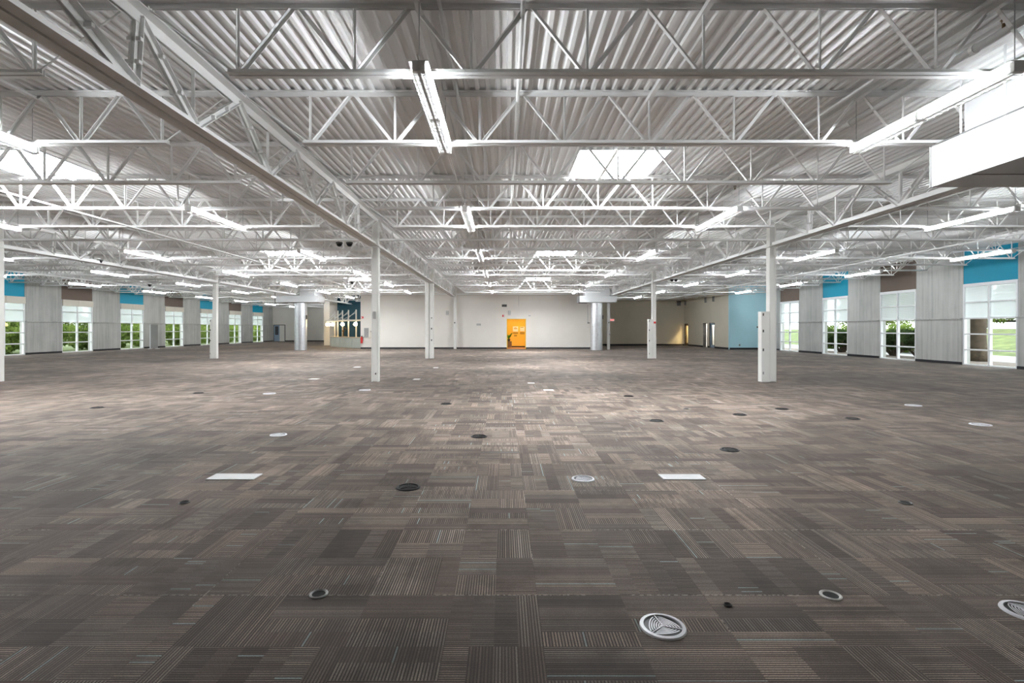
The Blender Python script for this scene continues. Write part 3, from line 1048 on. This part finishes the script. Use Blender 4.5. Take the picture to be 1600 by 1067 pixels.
wall_box(788, 477.5, 0.40, 0.20, 'plastic_dark', 'dark sign box high on the cream wall left of the yellow doorway', 'sign_box', 'sign')
wall_box(796, 489, 0.20, 0.36, 'plastic_grey', 'light grey wall speaker directly above the yellow doorway', 'wall_speaker', 'speaker', parts=slats(0.2, 0.36, 5, 'paper_white'))
wall_box(786.7, 493.5, 0.20, 0.16, 'sign_red', 'red fire alarm strobe beside the top of the yellow doorway', 'fire_strobe', 'alarm', parts=(('lens', 0.01, 0.09, -0.06, 0.06, 'plastic_white'),))
wall_box(748, 507, 0.34, 0.16, 'plastic_grey', 'grey slotted plate on the cream wall left of the yellow doorway', 'vent_plate', 'vent', 0.03, parts=slats(0.34, 0.16, 3, 'paper_white'))
wall_box(827.5, 493, 0.17, 0.12, 'plastic_white', 'small white emergency light right of the yellow doorway', 'emergency_light', 'light', 0.08, parts=(('lamp_eye', -0.075, -0.02, -0.05, 0.03, 'plastic_grey'), ('lamp_eye', 0.02, 0.075, -0.05, 0.03, 'plastic_grey')))
wall_box(919.5, 504.5, 0.18, 0.10, 'plastic_grey', 'small grey socket box at the end of a wall conduit near the right spiral duct', 'socket_box', 'socket', 0.05, parts=(('socket', -0.08, -0.03, -0.04, 0.03, 'plastic_dark'), ('socket', 0.03, 0.07, -0.04, 0.03, 'plastic_dark')))
x, y, z = W(918.4, 476, YB)
tag(build('conduit', MB().tube([(0, -0.02, 0), (0, -0.02, -1.42)], 0.012, 6), 'plastic_grey', None, (x, YB, z)), 'thin grey conduit running down the cream wall to a socket', 'conduit')
x, y, z = W(810.5, 462, YB)
tag(build('cable', MB().tube([(0, -0.02, 0), (0, -0.02, -0.8)], 0.008, 5), 'plastic_grey', None, (x, YB, z)), 'thin loose cable hanging down the cream wall above the yellow doorway', 'cable')
wall_box(572.5, 519.5, 0.36, 0.74, 'steel_grey', 'grey metal electrical panel on the cream wall by the kitchenette', 'electrical_panel', 'panel', 0.05, parts=(('panel_door', -0.14, 0.14, -0.32, 0.32, 'plastic_grey'), ('latch', 0.10, 0.125, -0.05, 0.03, 'plastic_dark')))
wall_box(583.5, 522.5, 0.50, 0.64, 'blind_cream', 'rounded beige drinking fountain housing behind the nearest left column', 'drinking_fountain', 'fountain', 0.34, parts=(('spout_panel', -0.15, 0.15, 0.2, 0.28, 'plastic_grey'),))
wall_box(566, 496, 0.2, 0.16, 'sign_red', 'red fire alarm at the left end of the cream wall', 'fire_alarm', 'alarm', parts=(('lens', -0.09, 0.0, -0.05, 0.05, 'plastic_white'),))
wall_box(699, 489, 0.22, 0.34, 'plastic_grey', 'light grey wall speaker left of the slim column on the cream wall', 'wall_speaker', 'speaker', parts=slats(0.22, 0.34, 5, 'paper_white'))
wall_box(1060.5, 474, 0.40, 0.46, 'plastic_grey', 'square grey air grille high on the beige end wall', 'air_grille', 'grille', 0.04, YBR, parts=slats(0.4, 0.46, 6, 'plastic_dark'))
wall_box(1155.5, 539, 0.10, 0.14, 'plastic_dark', 'small dark outlet low on the pale blue wall', 'wall_outlet', 'outlet', 0.03, 40.0, parts=(('socket', -0.02, 0.02, -0.04, 0.04, 'plastic_grey'),))
wall_box(1184, 511, 0.16, 0.12, 'plastic_black', 'small black device on the pale blue wall beside the nearest right column', 'wall_device', 'device', 0.05, 40.0, parts=(('screen', -0.06, 0.06, -0.04, 0.04, 'plastic_dark'),))
for px, py, lb in ((1071.5, 473, 'narrow grey wall speaker nearest the far corner on the beige return wall'), (1103, 469, 'narrow grey wall speaker above the open white doorway'), (1115.5, 467, 'narrow grey wall speaker above the blue grey glazed door')):
    d = XN * F / (px - VX); z = W(px, py, d)[2]
    o = thing('wall_speaker', lb, 'speaker', (XN, d, z), 'speakers on the beige return wall')
    build('housing', MB().cbox(-0.08, 0, -0.16, 0.16, -0.22, 0.22, 0.006), 'plastic_grey', o)
    for i in range(5):
        build('slat', MB().box(-0.086, -0.08, -0.13, 0.13, -0.19 + i * 0.08, -0.15 + i * 0.08), 'plastic_dark', o)


def exit_sign(px, py, d, label):
    x, y, z = W(px, py, d)
    o = thing('exit_sign', label, 'sign', (x, y, z))
    build('mounting_arm', MB().box(-0.38, -0.14, -0.02, 0.02, 0.10, 0.14), 'plastic_white', o)
    b = build('sign_case', MB().cbox(-0.16, 0.16, -0.03, 0.03, -0.10, 0.10, 0.008), 'plastic_white', o)
    cu = bpy.data.curves.new('letters', 'FONT'); cu.body = 'EXIT'; cu.size = 0.15; cu.extrude = 0.003; cu.align_x = 'CENTER'; cu.align_y = 'CENTER'
    tmp = bpy.data.objects.new('tmp_text', cu); COL.objects.link(tmp)
    dg = bpy.context.evaluated_depsgraph_get()
    me = bpy.data.meshes.new_from_object(tmp.evaluated_get(dg))
    bpy.data.objects.remove(tmp)
    me.materials.clear(); me.materials.append(MATS['exit_letters'])
    t_ = link('letters', me, b, (0, -0.034, 0)); t_.rotation_euler = (math.pi / 2, 0, 0)


exit_sign(956.5, 500, 39.8, 'white exit sign with red letters beside the right spiral duct')
wall_box(952.8, 520, 0.10, 0.2, 'plastic_white', 'small white thermostat box on the column by the right spiral duct', 'thermostat', 'thermostat', 0.05, 39.69)

# yellow corridor contents
def poster(px, py, w, h, label, mat='poster_white', marks=()):
    d = 44.6
    x, y, z = W(px, py, d)
    o = thing('wall_poster', label, 'poster', (x, d, z), 'posters in the yellow corridor')
    build('sheet', MB().box(-w / 2, w / 2, -0.02, 0, -h / 2, h / 2), mat, o)
    for (x0, x1, z0, z1) in marks:
        build('print_block', MB().box(x0, x1, -0.024, -0.02, z0, z1), 'poster_ochre', o)


poster(805.5, 514, 0.46, 0.46, 'white poster with dark print in the yellow corridor, the larger upper one', marks=((-0.14, 0.14, 0.0, 0.06), (-0.1, 0.1, 0.1, 0.14)))
poster(805.5, 520.5, 0.44, 0.12, 'ochre strip directly below the larger poster in the corridor', 'poster_ochre')
poster(805.5, 524.3, 0.26, 0.13, 'lowest small ochre card in the yellow corridor', 'poster_ochre')
poster(816, 514, 0.40, 0.40, 'white poster at the right edge of the corridor opening', marks=((-0.16, 0.12, 0.12, 0.17),))
poster(816, 520.5, 0.40, 0.2, 'ochre board below the right corridor poster', 'poster_ochre')
px_, py_, pz_ = W(795.0, 531, 43.9)
pl = thing('potted_plant', 'green leafy plant on a low wooden stand inside the yellow corridor', 'plant', (px_, 43.9, 0))
build('stand', MB().cbox(-0.25, 0.25, -0.2, 0.2, 0, 0.55, 0.01), 'door_wood', pl)
build('pot', MB().lathe([(0.10, 0.55), (0.15, 0.75), (0.13, 0.75), (0.10, 0.74)], 14), 'plastic_dark', pl)
rng = random.Random(4)
for i in range(16):
    a = rng.uniform(0, 6.28); l = rng.uniform(0.25, 0.42); up = rng.uniform(0.45, 0.9)
    pts = [(math.cos(a) * l * f, math.sin(a) * l * f, 0.74 + up * f - 0.28 * f * f) for f in (0, 0.35, 0.7, 1)]
    wd = [0.02, 0.065, 0.07, 0.008]
    vs = []; sx, sy = -math.sin(a), math.cos(a)
    for p, w in zip(pts, wd):
        vs += [(p[0] - sx * w, p[1] - sy * w, p[2]), (p[0], p[1], p[2] - 0.015), (p[0] + sx * w, p[1] + sy * w, p[2])]
    fs = []
    for j in range(3):
        for q in (0, 1):
            fs.append((j * 3 + q, j * 3 + q + 1, j * 3 + q + 4, j * 3 + q + 3))
    build('leaf', MB().add(vs, fs), 'leaf_plant', pl)


def downlight(x, y, z, label, r=0.16, mat='lamp_warm'):
    o = thing('ceiling_lamp', label, 'lamp', (x, y, z))
    build('trim_ring', MB().lathe([(r, 0.0), (r + 0.04, 0.0), (r + 0.04, -0.02), (r, -0.02), (r, 0.0)], 18), 'plastic_white', o)
    build('lens', MB().lathe([(0.0, -0.005), (r, -0.005), (r, -0.012), (0.0, -0.018)], 18), mat, o)


downlight(1.0, 43.3, 2.7, 'round warm ceiling lamp inside the yellow corridor', 0.3)
downlight(3.2, 43.3, 2.7, 'round warm ceiling lamp further right in the yellow corridor', 0.3)
downlight(18.6, 49.0, 2.9, 'round warm lamp in the room behind the wooden corner door', 0.3, 'lamp_strong')
downlight(19.0, 44.5, 2.9, 'round lamp in the white room behind the open doorway', 0.3, 'lamp_white')

# ------------------------------------------------------------------ kitchenette
KX, KY = -14.0, 44.8


def arc(t, off=0.0):
    """counter line from its left end to the cream wall, bulging towards the hall"""
    x0, y0, x1, y1 = -16.15 - KX, 47.6 - KY, -11.97 - KX, 42.75 - KY
    dx, dy = x1 - x0, y1 - y0; L = math.hypot(dx, dy); nx, ny = -dy / L, dx / L      # away from the hall
    b = -0.45 * 4 * t * (1 - t)
    return (x0 + dx * t + nx * (b + off), y0 + dy * t + ny * (b + off))


def arc_slab(mb, o0, o1, z0, z1, t0=0.0, t1=1.0, n=14):
    vs = []; fs = []
    for i in range(n + 1):
        t = t0 + (t1 - t0) * i / n
        a, b = arc(t, o0), arc(t, o1)
        vs += [(a[0], a[1], z0), (b[0], b[1], z0), (b[0], b[1], z1), (a[0], a[1], z1)]
    for i in range(n):
        k = i * 4
        for j in range(4):
            fs.append((k + j, k + 4 + j, k + 4 + (j + 1) % 4, k + (j + 1) % 4))
    fs += [(0, 1, 2, 3), (n * 4 + 3, n * 4 + 2, n * 4 + 1, n * 4)]
    return mb.add(vs, fs)


kc = thing('serving_counter', 'curved grey green serving counter of the kitchenette below the pendant globes', 'counter', (KX, KY, 0))
build('counter_body', arc_slab(MB(), 0.03, 0.40, 0.0, 0.86), 'counter_front', kc)
build('counter_top', arc_slab(MB(), -0.04, 0.44, 0.86, 0.92), 'counter_top', kc)
for i in range(6):
    build('front_panel', arc_slab(MB(), 0.0, 0.03, 0.10, 0.83, i / 6 + 0.004, (i + 1) / 6 - 0.004, 4), 'counter_front', kc)
cn = thing('counter_canopy', 'pale curved canopy on tall posts and rods above the kitchenette counter', 'canopy', (KX, KY, 0))
build('canopy_slab', arc_slab(MB(), -0.35, 0.35, 2.28, 2.40, -0.12, 1.0), 'column_white', cn)
for t in (0.12, 0.30, 0.48, 0.66, 0.84):
    a = arc(t, 0.34)
    po = build('post', MB().tube([(a[0], a[1], 0.92), (a[0], a[1], 3.25)], 0.06, 10), 'column_white', cn, smooth=True)
    for dt in (-0.14, -0.06):
        b = arc(t + dt, -0.25)
        build('tension_rod', MB().tube([(a[0], a[1], 3.0 if dt < -0.1 else 3.15), (b[0], b[1], 2.42)], 0.018, 5), 'conduit_white', cn)
for i, t in enumerate((-0.06, 0.10, 0.32, 0.66, 0.95)):
    a = arc(t, -0.2)
    o = thing('pendant_globe', f'glowing warm globe pendant under the kitchenette canopy, {ORD[i]} from the left', 'lamp', (a[0] + KX, a[1] + KY, 2.28), 'pendant globes')
    build('stem', MB().tube([(0, 0, 0), (0, 0, -0.12)], 0.012, 6), 'steel_grey', o)
    build('globe', MB().lathe([(0.0, -0.42), (0.09, -0.40), (0.15, -0.33), (0.16, -0.26), (0.13, -0.18), (0.05, -0.12), (0.0, -0.12)], 16), 'globe_glow', o, smooth=True)
a = arc(0.56, 0.18)
sm_ = thing('beverage_tap', 'bronze swan-neck beverage tap standing on the kitchenette counter', 'tap', (a[0] + KX, a[1] + KY, 0.92))
build('pedestal', MB().lathe([(0.14, 0), (0.14, 0.03), (0.06, 0.07), (0.05, 0.42), (0.10, 0.5), (0.10, 0.56), (0.0, 0.6)], 14), 'bronze', sm_)
build('spout', MB().tube([(0, 0, 0.45), (0, 0, 0.72), (0.1, -0.03, 0.80), (0.24, -0.06, 0.76), (0.27, -0.07, 0.60)], 0.03, 8), 'bronze', sm_, smooth=True)
build('drip_tray', MB().cbox(-0.2, 0.3, -0.18, 0.12, 0, 0.03, 0.005), 'steel_grey', sm_)
a = arc(0.985, -0.15)
fe = thing('fire_extinguisher', 'red fire extinguisher on the corner of the cream wall by the counter', 'extinguisher', (XW0 + 0.12, YB - 0.13, 0.45))
build('cylinder', MB().lathe([(0.085, 0), (0.09, 0.02), (0.09, 0.42), (0.06, 0.5), (0.025, 0.53), (0.0, 0.53)], 14), 'sign_red', fe, smooth=False)
build('valve', MB().box(-0.03, 0.03, -0.03, 0.03, 0.53, 0.58).box(-0.02, 0.12, -0.012, 0.012, 0.58, 0.6), 'plastic_black', fe)
build('hose', MB().tube([(0.03, 0, 0.55), (0.11, 0, 0.5), (0.115, 0, 0.2)], 0.012, 6), 'plastic_black', fe)
build('wall_bracket', MB().box(-0.05, 0.05, 0.09, 0.13, 0.2, 0.26), 'steel_grey', fe)

# ------------------------------------------------------------------ floor fittings
def ring_grille(px, py, D_, label, mat='grille_white', slots='plastic_black'):
    x, y, _ = fl(px, py)
    o = thing('floor_diffuser', label, 'floor grille', (x, y, 0), 'round floor diffusers')
    R = D_ / 2
    build('rim', MB().lathe([(R * 0.80, 0.004), (R * 0.82, 0.011), (R * 0.97, 0.009), (R, 0.0), (R * 0.80, 0.0), (R * 0.80, 0.004)], 40), mat, o)
    build('well', MB().lathe([(0.0, 0.002), (R * 0.81, 0.002), (R * 0.81, 0.0005), (0, 0.0005)], 32), slots, o)
    # three fans of curved bars
    for s in range(3):
        bars = MB(); a0 = math.radians(100 + s * 120)
        ux, uy = math.cos(a0), math.sin(a0); vx, vy = -uy, ux
        for i in range(6):
            t = (i + 0.75) / 6.4
            pts = []
            for j in range(9):
                f = j / 8
                ang = math.radians(8 + 104 * f)
                # bars bow across the sector
                rr = R * 0.80 * t
                bx = rr * math.cos(ang - math.radians(0)) ; by = rr * math.sin(ang)
                bow = 0.22 * rr * math.sin(math.pi * f)
                bx *= 1 - 0.22 * math.sin(math.pi * f); by *= 1 - 0.22 * math.sin(math.pi * f)
                pts.append((bx * ux + by * vx, bx * uy + by * vy))
            w = R * 0.027
            vs = []
            for j, (qx, qy) in enumerate(pts):
                l = math.hypot(qx, qy) or 1e-6
                nx, ny = qx / l, qy / l
                vs += [(qx - nx * w, qy - ny * w, 0.007), (qx + nx * w, qy + ny * w, 0.007)]
            bars.add(vs, [(2 * j, 2 * j + 1, 2 * j + 3, 2 * j + 2) for j in range(8)])
        ex, ey = ux, uy
        bars.bar((0, 0, 0.006), (ux * R * 0.82, uy * R * 0.82, 0.006), R * 0.05, 0.006, (0, 0, 1))
        build('bar_fan', bars, mat, o)


ring_grille(1035.5, 979.5, 0.245, 'white round floor diffuser with curved slots, the largest and nearest to the camera')
ring_grille(911, 748.5, 0.245, 'white round floor diffuser left of the right white floor vent')
ring_grille(435, 679.5, 0.245, 'white round floor diffuser on the left beyond the left floor vent')
ring_grille(1606, 957, 0.245, 'white round floor diffuser cut by the right edge of the picture')
ring_grille(1532, 663.5, 0.30, 'pale round floor diffuser far right towards the teal-topped window')
ring_grille(1427, 633.5, 0.30, 'pale round floor diffuser on the right below the wide concrete piers')
ring_grille(570, 609.5, 0.30, 'pale round floor diffuser just left of the nearest left column')
ring_grille(421, 615, 0.30, 'pale round floor diffuser left of the nearest left column, the further left one')
for px, py, lb in ((638, 761.5, 'black round floor diffuser in front of the left floor vent, nearest dark one'), (748.5, 682, 'black round floor diffuser near the middle of the hall floor'),
                   (697, 631, 'black round floor diffuser beyond the middle one, in line with the second left column'), (1140, 703, 'black round floor diffuser beyond the right white floor vent'),
                   (1156, 648, 'black round floor diffuser left of the nearest right column'), (1222, 639, 'black round floor diffuser right of the nearest right column'),
                   (1026, 657.5, 'black round floor diffuser on the right half, in line with the second right column'), (982, 619, 'small far black floor diffuser right of the middle'),
                   (1332, 654, 'dark round floor diffuser far right of the nearest right column'), (310, 614, 'dark round floor diffuser far left before the left windows'),
                   (152, 637, 'dark round floor diffuser nearest the left edge of the picture')):
    ring_grille(px, py, 0.245, lb, 'plastic_black', 'hole_dark')


def floor_vent(px0, px1, py0, py1, label):
    """flat rectangular floor vent: frame, inner slats"""
    ax, ay, _ = fl((px0 + px1) / 2, py1); _, by, _ = fl((px0 + px1) / 2, py0)
    d = (ay + by) / 2
    w = (px1 - px0) * d / F * 0.93
    x = ((px0 + px1) / 2 - VX) * d / F; dp = by - ay
    o = thing('floor_vent', label, 'floor vent', (x, d, 0), 'rectangular floor vents')
    f = 0.022
    build('frame', MB().cbox(-w / 2, w / 2, -dp / 2, -dp / 2 + f, 0, 0.010, 0.002).cbox(-w / 2, w / 2, dp / 2 - f, dp / 2, 0, 0.010, 0.002)
          .cbox(-w / 2, -w / 2 + f, -dp / 2 + f, dp / 2 - f, 0, 0.010, 0.002).cbox(w / 2 - f, w / 2, -dp / 2 + f, dp / 2 - f, 0, 0.010, 0.002), 'plastic_white', o)
    build('well', MB().box(-w / 2 + f, w / 2 - f, -dp / 2 + f, dp / 2 - f, 0, 0.003), 'plastic_grey', o)
    n = 14
    sl = MB()
    for i in range(n):
        y = -dp / 2 + f + (dp - 2 * f) * (i + 0.5) / n
        build('slat', MB().box(-w / 2 + f, w / 2 - f, y - 0.006, y + 0.006, 0.003, 0.008), 'plastic_white', o)


floor_vent(327, 406, 741, 750, 'white rectangular floor vent on the left side of the carpet')
floor_vent(1030, 1101, 742, 750, 'white rectangular floor vent on the right side of the carpet')


def floor_hole(px, py, r, label, tilt):
    x, y, _ = fl(px, py)
    o = thing('floor_hole', label, 'floor hole', (x, y, 0), 'open cable holes')
    build('ring', MB().lathe([(r, 0.0), (r, 0.006), (r * 0.86, 0.010), (r * 0.70, 0.003), (r * 0.70, 0.0), (r, 0.0)], 24), tilt, o)
    build('opening', MB().lathe([(0.0, 0.0035), (r * 0.72, 0.0035), (r * 0.72, 0.0), (0, 0.0)], 24), 'hole_dark', o)  # flat disc; the shade inside the hole is put into its dark colour


floor_hole(498, 928.5, 0.055, 'open floor hole with a worn pale rim on the near left', 'plastic_grey')
floor_hole(1298, 930.5, 0.060, 'open floor hole with a pale rim on the near right', 'paper_white')
floor_hole(288, 785.5, 0.048, 'dark open hole in the carpet on the left below the left floor vent', 'plastic_dark')
floor_hole(1415, 786, 0.055, 'dark open hole in the carpet on the far right side', 'plastic_dark')
floor_hole(1072, 639, 0.06, 'tiny dark hole in the carpet left of the nearest right column', 'plastic_dark')
floor_hole(1137, 946, 0.022, 'small torn hole in the carpet right of the nearest white diffuser', 'plastic_dark')

for px, py, w, d, lb in ((651, 592.5, 0.20, 0.3, 'white sheet lying on the carpet right of the nearest left column'), (491, 592, 0.28, 0.3, 'white sheet lying on the carpet left of the nearest left column'),
                         (558, 573.5, 0.25, 0.35, 'small white sheet far back left of the nearest left column'), (681, 574.5, 0.2, 0.3, 'small white sheet lying in front of the column with the rain pipe'),
                         (830, 598.5, 0.2, 0.22, 'small white scrap lying near the middle of the hall'), (857, 609.5, 0.26, 0.2, 'white scrap lying on the carpet just right of the middle')):
    x, y, _ = fl(px, py)
    o = tag(build('paper_sheet', MB().cbox(-w / 2, w / 2, -d / 2, d / 2, 0, 0.004, 0.001), 'paper_white', None, (x, y, 0)), lb, 'paper', 'loose sheets on the carpet')

pn = thing('screen_panel', 'tall grey screen panel with a white edge post in front of a left concrete pier', 'panel', (-28.3, 41.4, 0))
build('sheet', MB().box(-0.24, 0.34, -0.012, 0.012, 0.03, 1.95), 'plastic_grey', pn)
build('edge_post', MB().cbox(-0.31, -0.24, -0.035, 0.035, 0.0, 1.98, 0.008), 'frame_white', pn)
build('foot', MB().cbox(-0.31, -0.24, -0.22, 0.22, 0.0, 0.03, 0.006), 'frame_white', pn)
build('foot', MB().cbox(0.27, 0.34, -0.22, 0.22, 0.0, 0.03, 0.006), 'frame_white', pn)

# ------------------------------------------------------------------ outdoors
sbuild('ground_left', MB().box(-90, XL - 0.35, -20, 110, -0.4, -0.12), 'grass')
sbuild('ground_right', MB().box(XR + 0.35, 31.5, -20, 90, -0.4, -0.10).box(34, 90, -20, 90, -0.4, -0.2), 'asphalt')
sbuild('gravel_strip', MB().box(XR + 0.4, 24.6, -20, 60, -0.1, -0.03), 'gravel')
m = MB().add([(31.5, -20, -0.11), (31.5, 110, -0.11), (42, -20, 1.5), (42, 110, 1.5), (90, -20, 1.7), (90, 110, 1.7)], [(0, 2, 3, 1), (2, 4, 5, 3)])
sbuild('lawn_bank', m, 'grass')


def foliage(n, rx, ry, rz, leaf, seed, hollow=0.35):
    r = np.random.default_rng(seed)
    d = r.normal(size=(n, 3)); d /= np.linalg.norm(d, axis=1)[:, None]
    rad = (hollow + (1 - hollow) * r.random(n) ** 0.5)[:, None]
    lump = 1 + 0.22 * np.sin(d[:, :1] * 7 + seed) * np.cos(d[:, 1:2] * 6) + 0.15 * np.sin(d[:, 2:3] * 9 + seed)
    c = d * rad * lump * np.array((rx, ry, rz))
    a = r.normal(size=(n, 3)); a /= np.linalg.norm(a, axis=1)[:, None]
    b = np.cross(a, r.normal(size=(n, 3))); b /= np.linalg.norm(b, axis=1)[:, None]
    s = leaf * (0.6 + 0.8 * r.random(n))[:, None]
    v = np.stack([c - a * s, c + b * s * 0.45, c + a * s, c - b * s * 0.45], 1).reshape(-1, 3)
    f = np.arange(n * 4).reshape(-1, 4)
    me = bpy.data.meshes.new('foliage')
    me.from_pydata(v.tolist(), [], f.tolist())
    return me


def with_mat(me, mat):
    me.materials.append(MATS[mat]); return me


TREE_ME = [with_mat(foliage(7000, 2.6, 2.6, 2.5, 0.15, s), 'leaf_tree') for s in (1, 2)]
SHRUB_ME = [with_mat(foliage(5000, 1.5, 1.6, 1.15, 0.11, s), 'leaf_fresh') for s in (5, 6)]
HEDGE_ME = [with_mat(foliage(5200, 0.9, 1.05, 0.62, 0.075, s), 'leaf_dark') for s in (8, 9)]
trunk_me = MB().tube([(0, 0, 0), (0.05, 0.02, 1.2), (-0.05, 0.05, 2.4), (0.05, 0, 4.0)], [0.16, 0.13, 0.11, 0.05], 8).mesh('trunk', 'bark')
branch_me = MB().tube([(0, 0, 1.6), (0.5, 0.4, 2.4), (1.0, 0.8, 3.2)], [0.07, 0.05, 0.02], 6).tube([(0, 0, 1.4), (-0.5, -0.3, 2.2), (-1.1, -0.7, 3.0)], [0.07, 0.05, 0.02], 6).mesh('branch', 'bark')
rng = random.Random(11)
for i in range(9):
    y = 30 + i * 8.2
    o = thing('tree', f'green leafy tree outside the left windows, {ORD[i]} from the camera', 'tree', (-38.5 - rng.random() * 3 - i * 0.25, y, -0.12), 'trees outside the left windows')
    link('crown', TREE_ME[i % 2], o, (0, 0, 3.2)); link('trunk', trunk_me, o); link('branch', branch_me, o)
for i in range(16):
    y = 31.5 + i * 4.0
    o = thing('shrub', f'dense fresh green shrub outside the left windows, {ORD[i]} from the camera', 'shrub', (-34.6 - rng.random() * 1.2 - i * 0.12, y, -0.12), 'shrubs outside the left windows')
    link('foliage', SHRUB_ME[i % 2], o, (0, 0, 1.25)).scale = (1, 1, 1.25); link('trunk', trunk_me, o, (0, 0, 0)).scale = (0.5, 0.5, 0.35)

# right: big trunk, hedge on bare stems, bright shrubs, truck on the bank
t = thing('tree', 'thick bare tree trunk outside the nearest right window', 'tree', (24.1, 26.0, -0.05))
build('trunk', MB().tube([(0, 0, 0), (0.02, 0, 0.35), (0.0, 0.02, 1.2), (-0.04, 0.0, 2.1), (0.05, 0.02, 3.2), (0.2, 0.1, 5.5)], [0.46, 0.37, 0.33, 0.36, 0.42, 0.28], 14), 'bark', t, smooth=True)
build('branch', MB().tube([(0, 0, 2.2), (0.9, 0.6, 3.6), (1.8, 1.2, 5.2)], [0.24, 0.18, 0.1], 9).tube([(0, 0, 2.3), (-0.6, 0.8, 3.6), (-1.3, 1.6, 5.2)], [0.22, 0.16, 0.1], 9), 'bark', t, smooth=True)
link('crown', TREE_ME[1], t, (0.2, 0.4, 6.6)).scale = (1.3, 1.3, 1.0)
rr = random.Random(5)
st = MB()
for i in range(44):
    a = rr.uniform(0, 6.28); r0 = rr.uniform(0.0, 0.2); r1 = rr.uniform(0.4, 0.95)
    st.tube([(math.cos(a) * r0, math.sin(a) * r0 * 1.2, 0), (math.cos(a + .4) * r1 * 0.5, math.sin(a + .4) * r1 * 0.6, 0.35), (math.cos(a) * r1, math.sin(a) * r1 * 1.3, 0.85)], [0.034, 0.026, 0.012], 5)
stems_me = st.mesh('stems', 'bark')
for i in range(5):
    y = 29.0 + i * 2.2
    o = thing('hedge_shrub', f'dark hedge shrub on bare stems outside the right windows, {ORD[i]} from the camera', 'shrub', (23.6 + 0.2 * (i % 2), y + (0.4 if i > 2 else 0), -0.05), 'hedge outside the right windows')
    link('foliage', HEDGE_ME[i % 2], o, (0, 0, 1.05)); link('stems', stems_me, o)
for i in range(5):
    o = thing('shrub', f'bright green shrub behind the dark hedge, {ORD[i]} from the camera', 'shrub', (28.6 + 0.3 * (i % 2), 34.5 + i * 2.6, -0.1), 'bright shrubs behind the hedge')
    link('foliage', SHRUB_ME[i % 2], o, (0, 0, 0.95)).scale = (0.8, 0.9, 0.85)
for i in range(5):
    o = thing('tree', f'tree on the lawn bank far outside the right windows, {ORD[i]} from the camera', 'tree', (47 + i * 2.0, 46 + i * 8.5, 1.5), 'trees on the lawn bank')
    link('crown', TREE_ME[i % 2], o, (0, 0, 3.0)); link('trunk', trunk_me, o)
tk = thing('trailer_truck', 'white trailer truck parked on the lawn bank far outside the nearest right window', 'truck', (60.0, 60.5, 1.65))
build('trailer', MB().cbox(-6.5, 4.0, -1.2, 1.2, 1.0, 3.6, 0.04), 'truck_white', tk)
build('cab', MB().cbox(4.4, 6.6, -1.15, 1.15, 0.6, 2.9, 0.15), 'truck_white', tk)
build('windscreen', MB().box(4.7, 6.2, -1.17, -1.15, 1.7, 2.6), 'plastic_black', tk)
build('chassis', MB().box(-6.3, 6.4, -0.5, 0.5, 0.75, 1.0), 'plastic_black', tk)
for x in (-5.4, -4.2, 3.4, 5.7):
    for s in (-1.1, 1.1):
        build('wheel', MB().tube([(x, s - 0.15, 0.5), (x, s + 0.15, 0.5)], 0.5, 14), 'plastic_black', tk)
